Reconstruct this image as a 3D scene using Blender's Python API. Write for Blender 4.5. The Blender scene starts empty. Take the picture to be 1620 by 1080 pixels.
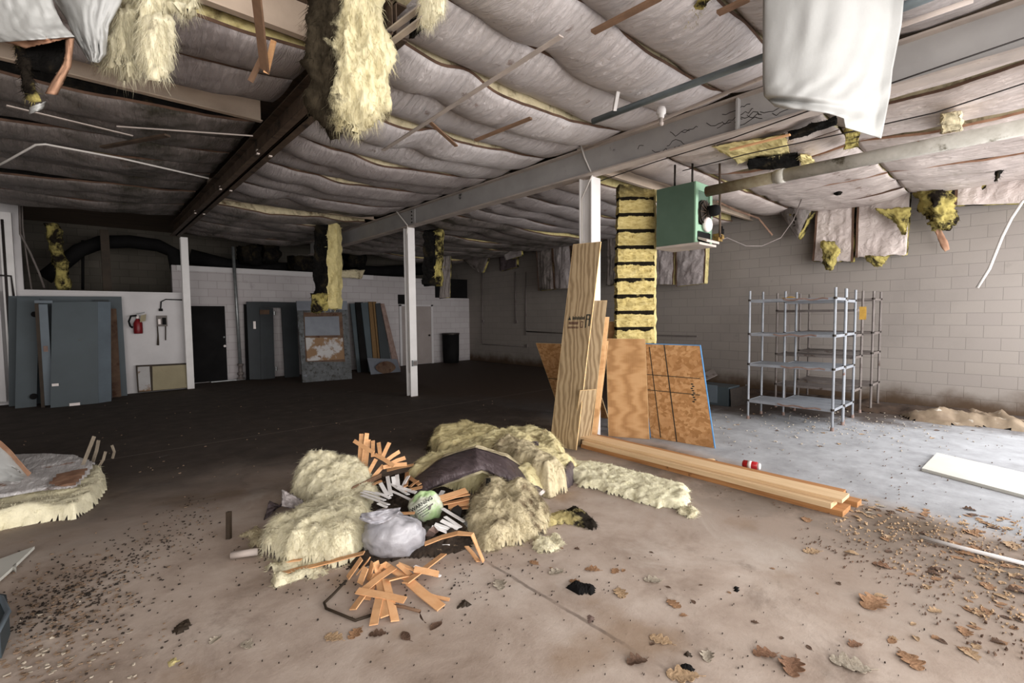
import bpy, bmesh, math, random
from mathutils import Vector, Matrix, noise
C = bpy.context.scene.collection
V = Vector
RND = random.Random(7)
# ------------------------------------------------------------------ camera
YAW, PIT, ROL, FPX, CAMH = 0.733482, -0.0535427, -0.00997789, 752.95, 1.65
_f = V((math.sin(YAW)*math.cos(PIT), math.cos(YAW)*math.cos(PIT), math.sin(PIT)))
_r = V((math.cos(YAW), -math.sin(YAW), 0)); _u = _r.cross(_f)
_c, _s = math.cos(ROL), math.sin(ROL)
CR = _c*_r+_s*_u; CU = -_s*_r+_c*_u; CF = _f; CO = V((0, 0, CAMH))
def ray(x, y): return CF+CR*((x-810)/FPX)-CU*((y-540)/FPX)
def PA(x, y, ax, val):
    d = ray(x, y); return CO+d*((val-CO[ax])/d[ax])
def FL(x, y, z=0.0): return PA(x, y, 2, z)          # a point on the floor (or the level z)
def PX(x, y, X): return PA(x, y, 0, X)
def PY(x, y, Y): return PA(x, y, 1, Y)
def PD(x, y, d): return CO+ray(x, y)*d               # a point at a depth
def depth(p): return (V(p)-CO).dot(CF)
cam = bpy.data.objects.new('camera', bpy.data.cameras.new('camera')); C.objects.link(cam)
cam.data.sensor_width = 36; cam.data.lens = FPX/1620*36; cam.data.clip_start = 0.05
m = Matrix((CR, CU, -CF)).transposed().to_4x4(); m.translation = CO; cam.matrix_world = m
bpy.context.scene.camera = cam
# ------------------------------------------------------------------ materials
def S(r, g, b):
    f = lambda c: (c/12.92 if c <= .04045 else ((c+.055)/1.055)**2.4)
    return (f(r/255), f(g/255), f(b/255), 1)
class NT:
    def __init__(s, name):
        s.m = bpy.data.materials.new(name); s.m.use_nodes = True; s.t = s.m.node_tree
        s.b = s.t.nodes['Principled BSDF']
    def n(s, typ, **kw):
        x = s.t.nodes.new(typ)
        for k, v in kw.items():
            if k in x.inputs: x.inputs[k].default_value = v
            else: setattr(x, k, v)
        return x
    def l(s, a, b): s.t.links.new(a, b)
    def co(s, scale=(1, 1, 1), rot=(0, 0, 0), loc=(0, 0, 0)):
        tc = s.n('ShaderNodeTexCoord'); mp = s.n('ShaderNodeMapping')
        mp.inputs['Scale'].default_value = scale; mp.inputs['Rotation'].default_value = rot; mp.inputs['Location'].default_value = loc
        s.l(tc.outputs['Object'], mp.inputs['Vector']); return mp.outputs[0]
    def noise(s, co, scale, detail=5, rough=.6, dist=0):
        x = s.n('ShaderNodeTexNoise', Scale=scale, Detail=detail, Roughness=rough, Distortion=dist); s.l(co, x.inputs['Vector']); return x.outputs['Fac']
    def ramp(s, fac, stops):
        x = s.n('ShaderNodeValToRGB'); e = x.color_ramp.elements
        while len(e) < len(stops): e.new(.5)
        for i, (p, c) in enumerate(stops): e[i].position = p; e[i].color = c
        s.l(fac, x.inputs[0]); return x.outputs[0]
    def step(s, fac, lo, hi):
        x = s.n('ShaderNodeMapRange'); x.interpolation_type = 'SMOOTHSTEP'
        x.inputs[1].default_value = lo; x.inputs[2].default_value = hi; s.l(fac, x.inputs[0]); return x.outputs[0]
    def mix(s, fac, a, b, blend='MIX'):
        x = s.n('ShaderNodeMix', data_type='RGBA', blend_type=blend)
        for v, i in ((fac, 0), (a, 6), (b, 7)):
            if hasattr(v, 'is_output'): s.l(v, x.inputs[i])
            else: x.inputs[i].default_value = v
        return x.outputs[2]
    def math(s, op, a, b=0.0, c=0.0):
        x = s.n('ShaderNodeMath', operation=op)
        for i, v in enumerate((a, b, c)):
            if hasattr(v, 'is_output'): s.l(v, x.inputs[i])
            else: x.inputs[i].default_value = v
        return x.outputs[0]
    def bump(s, h, st, dist=.02, prev=None):
        x = s.n('ShaderNodeBump', Strength=st, Distance=dist); s.l(h, x.inputs['Height'])
        if prev is not None: s.l(prev, x.inputs['Normal'])
        return x.outputs[0]
    def out(s, col, rough=.8, nrm=None, metal=0.0, spec=.3):
        if hasattr(col, 'is_output'): s.l(col, s.b.inputs['Base Color'])
        else: s.b.inputs['Base Color'].default_value = col
        if hasattr(rough, 'is_output'): s.l(rough, s.b.inputs['Roughness'])
        else: s.b.inputs['Roughness'].default_value = rough
        s.b.inputs['Metallic'].default_value = metal; s.b.inputs['Specular IOR Level'].default_value = spec
        if nrm is not None: s.l(nrm, s.b.inputs['Normal'])
        return s.m
def mat(name, a, b=None, scale=4, rough=.8, stretch=(1, 1, 1), stain=None, stain2=None, bump=(.2, 20), metal=0.0, spec=.3, dist=.01):
    """plain surface: two tones by noise, up to two shaped stains (colour, scale, lo, hi), bump"""
    t = NT(name); co = t.co(stretch)
    f = t.noise(co, scale); col = t.ramp(f, [(.3, a), (.7, b or a)])
    co2 = t.co((1, 1, 1), loc=(3.1, 1.7, 5.3))
    for st in (stain, stain2):
        if st:
            g = t.noise(co2, st[1], 7, .65); col = t.mix(t.step(g, st[2], st[3]), col, st[0])
    nr = t.bump(t.noise(co, bump[1], 6), bump[0], dist) if bump else None
    return t.out(col, rough, nr, metal, spec)
def wool(name, a, b, mould=None, lo=.55, hi=.7, bias=None, stretch=(1, 1, 1), mscale=2.2):
    t = NT(name); co = t.co(stretch); raw = t.co()
    f = t.noise(co, 9, 8, .7, .6); col = t.ramp(f, [(.25, a), (.5, b), (.75, tuple(min(1, c*1.18) for c in b[:3])+(1,))])
    f2 = t.noise(raw, 45, 4, .7); col = t.mix(t.math('MULTIPLY', t.step(f2, .5, .8), .25), col, tuple(c*.7 for c in a[:3])+(1,))
    if mould:
        g = t.noise(raw, mscale, 8, .65, .4)
        if bias:
            sp = t.n('ShaderNodeSeparateXYZ'); t.l(raw, sp.inputs[0])
            for i in range(3):
                if bias[i]: g = t.math('ADD', g, t.math('MULTIPLY', sp.outputs[i], bias[i]))
            if len(bias) > 3: g = t.math('ADD', g, bias[3])
        mc = t.ramp(t.noise(raw, 14, 5), [(.35, mould), (.75, tuple(c*2.2 for c in mould[:3])+(1,))])
        col = t.mix(t.step(g, lo, hi), col, mc)
    n1 = t.bump(t.noise(co, 26, 8, .8, 1.2), .38, .03)
    return t.out(col, 1, t.bump(t.noise(raw, 140, 3, .7), .5, .008, n1), 0, .05)
MT = {}
WHITE = S(205, 198, 196)
def facing(name, a, b, dirt, lo, hi, spec=.35, rough=.5):
    t = NT(name); co = t.co(); w = t.co((9, 1.6, 3))
    col = t.ramp(t.noise(co, 1.3, 5), [(.35, a), (.65, b)])
    d = t.noise(t.co((1, 1, 1), loc=(7, 2, 1)), 1.7, 8, .62, .3); col = t.mix(t.step(d, lo, hi), col, dirt)
    d2 = t.noise(t.co((1, 1, 1), loc=(1, 9, 4)), 3.1, 8, .7); col = t.mix(t.math('MULTIPLY', t.step(d2, .585, .68), .75), col, S(116, 88, 72))
    x = t.n('ShaderNodeTexWave', wave_type='BANDS', bands_direction='DIAGONAL', Scale=3.0, Distortion=9.0, Detail=3.0); x.inputs['Detail Scale'].default_value = 1.4
    t.l(t.co((1, 1, 1)), x.inputs['Vector'])
    n1 = t.bump(x.outputs['Fac'], .12, .02); n2 = t.bump(t.noise(w, 2.2, 6, .62, 1.2), 1.0, .035, n1)
    return t.out(col, rough, n2, 0, spec)
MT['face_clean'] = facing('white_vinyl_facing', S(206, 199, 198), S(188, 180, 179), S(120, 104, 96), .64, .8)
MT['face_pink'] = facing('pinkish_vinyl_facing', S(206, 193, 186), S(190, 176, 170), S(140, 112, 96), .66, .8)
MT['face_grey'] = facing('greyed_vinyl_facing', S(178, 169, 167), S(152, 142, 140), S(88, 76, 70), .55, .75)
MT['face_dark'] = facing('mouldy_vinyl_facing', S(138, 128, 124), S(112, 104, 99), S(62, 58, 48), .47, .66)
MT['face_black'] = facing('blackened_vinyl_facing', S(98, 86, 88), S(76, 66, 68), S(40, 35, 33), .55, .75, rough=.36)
MT['wool'] = wool('yellow_glass_wool', S(182, 162, 100), S(212, 197, 142), S(64, 54, 40), .55, .75)
MT['wool_pale'] = wool('pale_yellow_glass_wool', S(210, 200, 166), S(234, 226, 196), S(124, 108, 86), .56, .82)
MT['wool_dirty'] = wool('dirty_glass_wool', S(176, 162, 128), S(212, 199, 166), S(84, 69, 52), .48, .68, mscale=4)
MT['wool_mould'] = wool('mouldy_glass_wool', S(140, 126, 72), S(176, 162, 98), S(28, 24, 20), .42, .56, mscale=3)
MT['wool_black'] = wool('black_mouldy_glass_wool', S(60, 52, 34), S(46, 40, 30), S(16, 15, 14), .35, .5)
MT['kraft'] = mat('brown_kraft_paper', S(142, 104, 82), S(180, 142, 116), 6, .8, bump=(.3, 18))
MT['kraft_dark'] = mat('dark_kraft_edge', S(70, 52, 42), S(110, 84, 68), 5, .9)
MT['sheet_white'] = mat('white_plastic_sheet', S(172, 172, 170), S(160, 160, 157), 2, .5, stain=(S(160, 156, 148), 6, .7, .8), bump=(.3, 7), spec=.4, dist=.02)
MT['beam_grey'] = mat('grey_painted_steel', S(168, 165, 163), S(152, 149, 147), 2, .55, stain=(S(70, 68, 68), 2.4, .66, .72), bump=(.08, 30))
MT['beam_flange'] = mat('pale_painted_flange', S(190, 176, 166), S(160, 150, 144), 3, .65, stain=(S(104, 86, 74), 5, .64, .74))
MT['rust'] = mat('rusted_brown_steel', S(66, 52, 42), S(92, 76, 62), 6, .75, stain=(S(36, 28, 24), 5, .5, .7), bump=(.25, 40))
MT['purlin'] = mat('cream_purlin_steel', S(206, 186, 166), S(180, 160, 142), 2, .7, stain=(S(120, 96, 76), 2.6, .62, .76))
MT['col_white'] = mat('white_painted_column', S(220, 216, 214), S(206, 202, 200), 3, .55, stain=(S(110, 98, 88), 9, .7, .76), bump=(.08, 30))
MT['galv'] = mat('galvanised_steel', S(150, 152, 152), S(118, 120, 120), 8, .42, metal=.6, bump=(.1, 25))
MT['conduit'] = mat('grey_conduit', S(128, 138, 142), S(100, 110, 114), 4, .45, metal=.4)
MT['pipe_old'] = mat('weathered_pipe_coating', S(186, 182, 174), S(150, 146, 136), 5, .7, stain=(S(84, 78, 62), 4, .55, .68), stain2=(S(150, 80, 50), 8, .66, .74), bump=(.3, 22))
MT['cable'] = mat('white_cable_jacket', S(196, 190, 184), None, 4, .6, bump=None)
MT['cable_dark'] = mat('dark_wire', S(42, 36, 34), None, 4, .7, bump=None)
MT['white_paint'] = mat('white_wall_paint', S(196, 192, 192), S(182, 178, 178), 1.5, .7, stain=(S(140, 132, 126), 3, .66, .78), bump=(.12, 60))
MT['green'] = mat('green_enamel', S(80, 100, 86), S(70, 90, 76), 3, .5, stain=(S(106, 122, 110), 2.2, .62, .8), bump=(.03, 30))
MT['green_light'] = mat('pale_green_enamel', S(136, 168, 142), S(122, 154, 130), 3, .5, bump=(.03, 30))
MT['black'] = mat('black_paint', S(26, 25, 25), S(18, 17, 17), 3, .8, bump=(.05, 30), spec=.08)
MT['dark_metal'] = mat('dark_greasy_metal', S(52, 44, 38), S(30, 26, 24), 20, .5, metal=.4, bump=(.3, 60))
MT['brass'] = mat('dirty_brass', S(150, 120, 66), S(90, 74, 46), 30, .5, metal=.6)
MT['grey_door'] = mat('blue_grey_door_paint', S(66, 75, 80), S(56, 64, 68), 1.2, .55, stain=(S(60, 58, 54), 3, .66, .78), bump=(.05, 40))
MT['grey_door_lt'] = mat('pale_blue_grey_paint', S(96, 106, 114), S(84, 92, 99), 2, .55)
MT['grey_door_dk'] = mat('slate_grey_paint', S(46, 50, 53), S(38, 41, 43), 2, .6)
MT['tan'] = mat('tan_wood_edge', S(112, 84, 50), S(90, 68, 40), 9, .7, stretch=(6, 6, .6))
MT['rustsheet'] = mat('rust_streaked_sheet', S(70, 50, 40), S(96, 76, 60), 5, .85, stain=(S(60, 36, 22), 4, .55, .7))
MT['sheet_grey'] = mat('grey_blue_sheet_metal', S(108, 111, 118), S(92, 95, 102), 3, .5, stain=(S(80, 78, 76), 6, .64, .74))
MT['stained_white'] = mat('brown_stained_white_panel', S(166, 163, 162), S(152, 148, 144), 2, .6, stain=(S(116, 88, 60), 2.6, .46, .56), stain2=(S(96, 66, 40), 4.5, .6, .68))
MT['dusty_grey'] = mat('scuffed_grey_panel', S(92, 94, 96), S(68, 69, 69), 7, .75, stain=(S(56, 54, 52), 12, .52, .6), stain2=(S(130, 134, 146), 3, .62, .7))
MT['cream_board'] = mat('cream_fibre_board', S(150, 140, 114), S(136, 126, 102), 3, .85, stain=(S(120, 100, 70), 5, .66, .76))
MT['frame_dark'] = mat('dark_brown_frame', S(58, 46, 34), S(40, 32, 24), 7, .7)
MT['red'] = mat('red_paint', S(176, 26, 32), S(150, 18, 24), 3, .35, bump=(.03, 20), spec=.5)
MT['red_dark'] = mat('dull_red_paint', S(120, 26, 30), S(96, 18, 22), 3, .4)
MT['label_white'] = mat('white_label', S(224, 214, 210), None, 3, .6, bump=None)
MT['shelf_metal'] = mat('pale_blue_grey_shelf_metal', S(138, 141, 147), S(116, 119, 124), 5, .5, stain=(S(104, 74, 60), 6, .66, .72), bump=(.08, 40))
MT['shelf_dark'] = mat('dusty_brown_grey_shelf_metal', S(112, 104, 100), S(88, 80, 76), 5, .6, stain=(S(66, 50, 42), 6, .58, .7))
MT['peel'] = mat('rust_brown_peeling_strip', S(104, 82, 74), S(136, 116, 108), 9, .85)
MT['lath'] = mat('orange_raw_lath', S(224, 176, 130), S(208, 154, 106), 10, .75, stretch=(1, 1, 6), bump=(.1, 40))
MT['lath_brown'] = mat('brown_lath', S(128, 99, 78), S(104, 80, 62), 8, .8)
MT['lath_white'] = mat('white_painted_lath', S(248, 246, 244), S(236, 232, 230), 10, .7, stain=(S(140, 126, 112), 9, .66, .76))
MT['bag_grey'] = mat('translucent_grey_plastic', S(170, 168, 172), S(148, 146, 152), 4, .28, bump=(.5, 9), spec=.5, dist=.02)
MT['bag_green'] = mat('green_tinted_plastic', S(188, 204, 160), S(150, 190, 122), 8, .35, stain=(S(208, 210, 194), 5, .45, .58), bump=(.4, 14), spec=.5)
MT['ink'] = mat('black_ink', S(38, 40, 36), None, 4, .7, bump=None)
MT['ink_brown'] = mat('brown_stamp_ink', S(74, 48, 40), None, 4, .8, bump=None)
MT['blue'] = mat('blue_painted_edge', S(92, 150, 200), S(80, 136, 186), 4, .6)
MT['pine'] = mat('fresh_pine', S(226, 196, 156), S(206, 174, 134), 5, .7, stretch=(8, .5, 8), stain=(S(140, 84, 54), 7, .74, .78), bump=(.08, 60))
MT['pine_dark'] = mat('brown_weathered_lumber', S(186, 136, 88), S(150, 102, 62), 5, .75, stretch=(8, .5, 8), stain=(S(90, 58, 36), 5, .66, .76))
MT['foam'] = mat('white_foam_board', S(204, 203, 196), S(196, 194, 185), 3, .7, bump=(.05, 50))
MT['twig'] = mat('dark_twig_bark', S(78, 56, 44), S(54, 40, 32), 12, .9)
MT['crumb_dark'] = mat('black_mould_crumbs', S(36, 31, 27), S(56, 46, 38), 9, .95)
MT['crumb_tan'] = mat('tan_crumbs', S(128, 108, 90), S(98, 80, 64), 9, .95)
MT['poly_old'] = mat('dusty_plastic_film', S(138, 122, 102), S(104, 88, 72), 4, .6, stain=(S(180, 174, 164), 5, .62, .74), bump=(.4, 12))
for i, (a, b) in enumerate([((166, 130, 98), (140, 104, 76)), ((186, 158, 126), (160, 132, 102)), ((108, 84, 68), (84, 64, 52)), ((178, 168, 152), (152, 140, 124)), ((142, 108, 84), (118, 86, 66))]):
    MT['leaf%d' % i] = mat(['tan_leaf', 'pale_tan_leaf', 'dark_brown_leaf', 'grey_bleached_leaf', 'rust_leaf'][i], S(*a), S(*b), 12, .8, bump=(.4, 25))
def m_blocks(name, a, b, mort, dirt, axis, dirtz=.35, stain=(.62, .78)):
    t = NT(name); raw = t.co(); sp = t.n('ShaderNodeSeparateXYZ'); t.l(raw, sp.inputs[0])
    cb = t.n('ShaderNodeCombineXYZ'); t.l(sp.outputs[axis], cb.inputs[0]); t.l(sp.outputs[2], cb.inputs[1])
    br = t.n('ShaderNodeTexBrick', Scale=1.0); br.offset = .5
    for k, v in (('Brick Width', .41), ('Row Height', .203), ('Mortar Size', .006), ('Mortar Smooth', .4), ('Bias', 0.0)): br.inputs[k].default_value = v
    br.inputs['Color1'].default_value = a; br.inputs['Color2'].default_value = b; br.inputs['Mortar'].default_value = mort
    t.l(cb.outputs[0], br.inputs['Vector'])
    col = br.outputs['Color']
    col = t.mix(t.math('MULTIPLY', t.step(t.noise(raw, .7, 6, .6), .45, .75), .35), col, tuple(c*.6 for c in a[:3])+(1,))
    col = t.mix(t.step(t.noise(raw, 1.6, 8, .7), stain[0], stain[1]), col, tuple(c*.72 for c in b[:3])+(1,))
    zz = t.math('ADD', sp.outputs[2], t.math('MULTIPLY', t.noise(raw, 2.2, 6), -.5))
    col = t.mix(t.step(zz, dirtz-.2, -.22), col, dirt)
    inv = t.math('SUBTRACT', 1.0, br.outputs['Fac'])
    n1 = t.bump(inv, .3, .01); n2 = t.bump(t.noise(raw, 60, 5), .2, .008, n1)
    return t.out(col, .8, n2, 0, .2)
MT['block_right'] = m_blocks('painted_block_wall', S(142, 134, 127), S(138, 130, 124), S(124, 117, 111), S(78, 62, 48), 1)
MT['block_back'] = m_blocks('white_painted_block_wall', S(176, 170, 170), S(170, 163, 163), S(146, 140, 138), S(150, 144, 144), 0, .1)
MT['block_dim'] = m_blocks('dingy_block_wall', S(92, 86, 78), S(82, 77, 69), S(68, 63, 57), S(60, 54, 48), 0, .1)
def m_floor():
    t = NT('stained_concrete'); raw = t.co(); sp = t.n('ShaderNodeSeparateXYZ'); t.l(raw, sp.inputs[0]); X, Y = sp.outputs[0], sp.outputs[1]
    big = t.noise(raw, .55, 6, .6, .4); mid = t.noise(raw, 2.0, 8, .65, .3); fin = t.noise(raw, 14, 8, .7)
    col = t.ramp(mid, [(.25, S(150, 132, 118)), (.48, S(182, 165, 152)), (.75, S(208, 194, 182))])
    pl = t.noise(t.co((1, 1, 1), loc=(4, 8, 2)), .8, 7, .62, .5); col = t.mix(t.math('MULTIPLY', t.step(pl, .54, .7), .55), col, S(214, 204, 194))
    dk = t.noise(t.co((1, 1, 1), loc=(11, 3, 2)), 1.3, 8, .68, .4); col = t.mix(t.math('MULTIPLY', t.step(dk, .55, .7), .5), col, S(112, 96, 84))
    # ochre water stains with rims
    st = t.step(t.noise(raw, 1.1, 5, .5), .56, .66); col = t.mix(t.math('MULTIPLY', st, .45), col, S(146, 118, 88))
    # worn grey paint in the right bay
    gx = t.math('ADD', X, t.math('MULTIPLY', t.math('SUBTRACT', big, .5), 1.1))
    gx = t.math('ADD', gx, t.math('MULTIPLY', Y, -.1))
    grey = t.ramp(t.noise(raw, 3, 8, .7), [(.3, S(138, 138, 140)), (.6, S(168, 169, 172)), (.8, S(186, 187, 189))])
    right = t.step(gx, 4.75, 5.15)
    nearb = t.math('SUBTRACT', 1.0, right)
    band = t.math('MULTIPLY', t.step(gx, 2.6, 4.6), nearb)   # trodden dirt along the edge of the paint
    col = t.mix(t.math('MULTIPLY', t.math('MULTIPLY', band, t.step(mid, .25, .6)), .85), col, S(88, 74, 60))
    col = t.mix(right, col, grey)
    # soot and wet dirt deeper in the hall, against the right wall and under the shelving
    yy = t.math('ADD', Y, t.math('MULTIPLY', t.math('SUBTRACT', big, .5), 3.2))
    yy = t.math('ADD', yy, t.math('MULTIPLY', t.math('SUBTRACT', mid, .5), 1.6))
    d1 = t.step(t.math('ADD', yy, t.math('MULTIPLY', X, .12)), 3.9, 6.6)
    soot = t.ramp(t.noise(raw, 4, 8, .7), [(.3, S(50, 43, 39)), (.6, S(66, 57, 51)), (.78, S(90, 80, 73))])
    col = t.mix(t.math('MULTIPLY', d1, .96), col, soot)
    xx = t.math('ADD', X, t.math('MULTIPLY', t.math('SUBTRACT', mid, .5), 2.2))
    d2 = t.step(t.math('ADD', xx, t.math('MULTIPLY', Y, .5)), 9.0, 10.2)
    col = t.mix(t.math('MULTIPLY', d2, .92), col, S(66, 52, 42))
    # specks
    col = t.mix(t.math('MULTIPLY', t.step(fin, .62, .72), .45), col, S(84, 70, 58))
    col = t.mix(t.math('MULTIPLY', t.step(t.noise(raw, 60, 4, .7), .68, .74), .6), col, S(52, 42, 36))
    # pale scuffs
    sc = t.noise(t.co((.4, 2.2, 1)), 1.4, 8, .7); col = t.mix(t.math('MULTIPLY', t.step(sc, .64, .74), .35), col, S(196, 188, 182))
    # saw joints
    j1 = t.step(t.math('ABSOLUTE', t.math('SUBTRACT', t.math('ADD', X, t.math('MULTIPLY', t.noise(raw, 9, 5), .03)), 1.965)), .016, .006)
    j2 = t.step(t.math('ABSOLUTE', t.math('SUBTRACT', Y, 7.35)), .02, .008)
    col = t.mix(t.math('MULTIPLY', t.math('MULTIPLY', j1, t.step(mid, .35, .55)), .6), col, S(82, 68, 58))
    col = t.mix(t.math('MULTIPLY', j2, .35), col, S(140, 128, 118))
    n1 = t.bump(fin, .25, .012); n2 = t.bump(t.noise(raw, 90, 4), .2, .004, n1)
    return t.out(col, t.math('SUBTRACT', .92, t.math('MULTIPLY', right, .2)), n2, 0, .25)
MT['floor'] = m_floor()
def m_ply(name, a, b, dark, scale=2.2, stretch=(1, 1, .28)):
    t = NT(name); co = t.co(stretch); nz = t.noise(co, 1.6, 3, .5)
    w = t.n('ShaderNodeTexWave', wave_type='BANDS', bands_direction='X', Scale=scale, Distortion=11.0, Detail=3.0); w.inputs['Detail Scale'].default_value = 1.1; t.l(co, w.inputs['Vector'])
    f = t.math('ADD', t.math('MULTIPLY', w.outputs['Fac'], .7), t.math('MULTIPLY', t.noise(t.co((30, 30, 1.2)), 3, 4), .5))
    col = t.ramp(f, [(.05, dark), (.55, a), (1, b)])
    col = t.mix(t.math('MULTIPLY', t.step(nz, .5, .75), .3), col, dark)
    return t.out(col, .75, t.bump(f, .08, .005), 0, .25)
MT['ply_tall'] = m_ply('weathered_plywood', S(150, 128, 98), S(170, 149, 118), S(112, 92, 68), 5.5)
MT['ply_gold'] = m_ply('golden_plywood', S(176, 134, 90), S(190, 150, 106), S(148, 108, 68), 2.4, (.5, .5, 1.6))
MT['ply_edge'] = mat('plywood_edge', S(222, 192, 146), S(196, 160, 112), 20, .8)
def m_osb():
    t = NT('oriented_strand_board'); co = t.co((1, 1, 1.3))
    vo = t.n('ShaderNodeTexVoronoi', Scale=26.0); t.l(t.mix(.12, co, t.n('ShaderNodeTexNoise', Scale=6.0).outputs['Color']), vo.inputs['Vector'])
    sv = t.n('ShaderNodeSeparateColor'); t.l(vo.outputs['Color'], sv.inputs[0])
    col = t.ramp(sv.outputs[0], [(.1, S(162, 118, 74)), (.5, S(182, 136, 90)), (.9, S(196, 152, 106))])
    col = t.mix(t.math('MULTIPLY', t.step(t.noise(co, 2, 6), .5, .7), .35), col, S(128, 82, 44))
    return t.out(col, .75, t.bump(t.math('ADD', vo.outputs['Distance'], t.noise(co, 40, 4)), .25, .006), 0, .25)
MT['osb'] = m_osb()
# ------------------------------------------------------------------ mesh helpers
def nz(p, f=1., s=0.): return noise.noise(V((p[0]*f+s*7.3, p[1]*f-s*3.1, p[2]*f+s*1.9)))
def fb(p, f=1., s=0., o=4):
    a, t = 1., 0.
    for i in range(o): t += a*nz(p, f, s+i); a *= .5; f *= 2.1
    return t
class MB:
    def __init__(s): s.v = []; s.f = []
    def add(s, vs, fs):
        k = len(s.v); s.v += [V(p) for p in vs]; s.f += [tuple(i+k for i in q) for q in fs]; return s
    def para(s, o, a, b, c):
        o, a, b, c = V(o), V(a), V(b), V(c)
        if a.cross(b).dot(c) < 0: a, b = b, a
        return s.add([o, o+a, o+a+b, o+b, o+c, o+a+c, o+a+b+c, o+b+c],
                     [(3, 2, 1, 0), (4, 5, 6, 7), (0, 1, 5, 4), (1, 2, 6, 5), (2, 3, 7, 6), (3, 0, 4, 7)])
    def box(s, x0, x1, y0, y1, z0, z1): return s.para((x0, y0, z0), (x1-x0, 0, 0), (0, y1-y0, 0), (0, 0, z1-z0))
    def bar(s, p, q, w, h, up=(0, 0, 1)):
        p, q = V(p), V(q); d = q-p; side = d.cross(V(up))
        if side.length < 1e-6: side = d.cross(V((1, 0, 0)))
        side.normalize(); u2 = side.cross(d).normalized()
        return s.para(p-side*w/2-u2*h/2, side*w, u2*h, d)
    def tube(s, pts, r, n=8, rs=None):
        pts = [V(p) for p in pts]; k = len(s.v); last = None
        for i, p in enumerate(pts):
            d = (pts[min(i+1, len(pts)-1)]-pts[max(i-1, 0)]).normalized()
            a = d.cross(V((0, 0, 1))) if last is None else last-d*last.dot(d)
            if a.length < 1e-4: a = d.cross(V((1, 0, 0)))
            a.normalize(); last = a; b = d.cross(a); rr = rs[i] if rs else r
            for j in range(n):
                t = 2*math.pi*j/n; s.v.append(p+a*math.cos(t)*rr+b*math.sin(t)*rr)
        for i in range(len(pts)-1):
            for j in range(n):
                a0 = k+i*n+j; a1 = k+i*n+(j+1) % n; s.f.append((a0, a1, a1+n, a0+n))
        s.f.append(tuple(k+j for j in reversed(range(n)))); s.f.append(tuple(k+(len(pts)-1)*n+j for j in range(n)))
        return s
    def strip(s, pts, w, th, side):
        """flat ribbon of real thickness along pts; side = width direction (vector or list)"""
        pts = [V(p) for p in pts]; k = len(s.v)
        for i, p in enumerate(pts):
            d = (pts[min(i+1, len(pts)-1)]-pts[max(i-1, 0)]).normalized(); a = V(side[i] if isinstance(side, list) else side)
            a = (a-d*a.dot(d)).normalized(); b = d.cross(a)
            for c, e in ((-1, -1), (1, -1), (1, 1), (-1, 1)): s.v.append(p+a*c*w/2+b*e*th/2)
        for i in range(len(pts)-1):
            for j in range(4): a0 = k+i*4+j; a1 = k+i*4+(j+1) % 4; s.f.append((a0, a1, a1+4, a0+4))
        n = len(pts)-1; s.f.append((k+3, k+2, k+1, k)); s.f.append((k+n*4, k+n*4+1, k+n*4+2, k+n*4+3)); return s
    def lathe(s, o, ax, prof, n=20):
        o, ax = V(o), V(ax).normalized(); a = ax.orthogonal().normalized(); b = ax.cross(a); k = len(s.v)
        for t, r in prof:
            for j in range(n): q = 2*math.pi*j/n; s.v.append(o+ax*t+(a*math.cos(q)+b*math.sin(q))*max(r, 1e-4))
        for i in range(len(prof)-1):
            for j in range(n): a0 = k+i*n+j; a1 = k+i*n+(j+1) % n; s.f.append((a0, a1, a1+n, a0+n))
        s.f.append(tuple(k+j for j in reversed(range(n)))); s.f.append(tuple(k+(len(prof)-1)*n+j for j in range(n))); return s
    def prism(s, poly, ext):
        k = len(s.v); n = len(poly); ext = V(ext); s.v += [V(p) for p in poly]+[V(p)+ext for p in poly]
        s.f.append(tuple(k+i for i in range(n))); s.f.append(tuple(k+n+i for i in reversed(range(n))))
        for i in range(n): j = (i+1) % n; s.f.append((k+j, k+i, k+n+i, k+n+j))
        return s
    def grid3(s, fn, nu, nv, nw):
        """closed skin of a lattice box: fn(u,v,w)->point"""
        ix = {}; k = len(s.v)
        def g(i, j, l):
            q = (i, j, l)
            if q not in ix: ix[q] = len(s.v); s.v.append(V(fn(i/nu, j/nv, l/nw)))
            return ix[q]
        for i in range(nu):
            for j in range(nv):
                s.f.append((g(i, j, 0), g(i, j+1, 0), g(i+1, j+1, 0), g(i+1, j, 0)))
                s.f.append((g(i, j, nw), g(i+1, j, nw), g(i+1, j+1, nw), g(i, j+1, nw)))
        for i in range(nu):
            for l in range(nw):
                s.f.append((g(i, 0, l), g(i+1, 0, l), g(i+1, 0, l+1), g(i, 0, l+1)))
                s.f.append((g(i, nv, l), g(i, nv, l+1), g(i+1, nv, l+1), g(i+1, nv, l)))
        for j in range(nv):
            for l in range(nw):
                s.f.append((g(0, j, l), g(0, j, l+1), g(0, j+1, l+1), g(0, j+1, l)))
                s.f.append((g(nu, j, l), g(nu, j+1, l), g(nu, j+1, l+1), g(nu, j, l+1)))
        return s
    def sheet(s, fn, nu, nv, th):
        """thin sheet of thickness th over P(u,v)"""
        e = 1e-3; cache = {}
        def N(u, v):
            q = (u, v)
            if q not in cache:
                a = V(fn(min(u+e, 1), v))-V(fn(max(u-e, 0), v)); b = V(fn(u, min(v+e, 1)))-V(fn(u, max(v-e, 0)))
                n = a.cross(b); cache[q] = (V(fn(u, v)), n.normalized() if n.length > 1e-12 else V((0, 0, 1)))
            return cache[q]
        return s.grid3(lambda u, v, w: N(u, v)[0]+N(u, v)[1]*th*(w-.5), nu, nv, 1)
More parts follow.
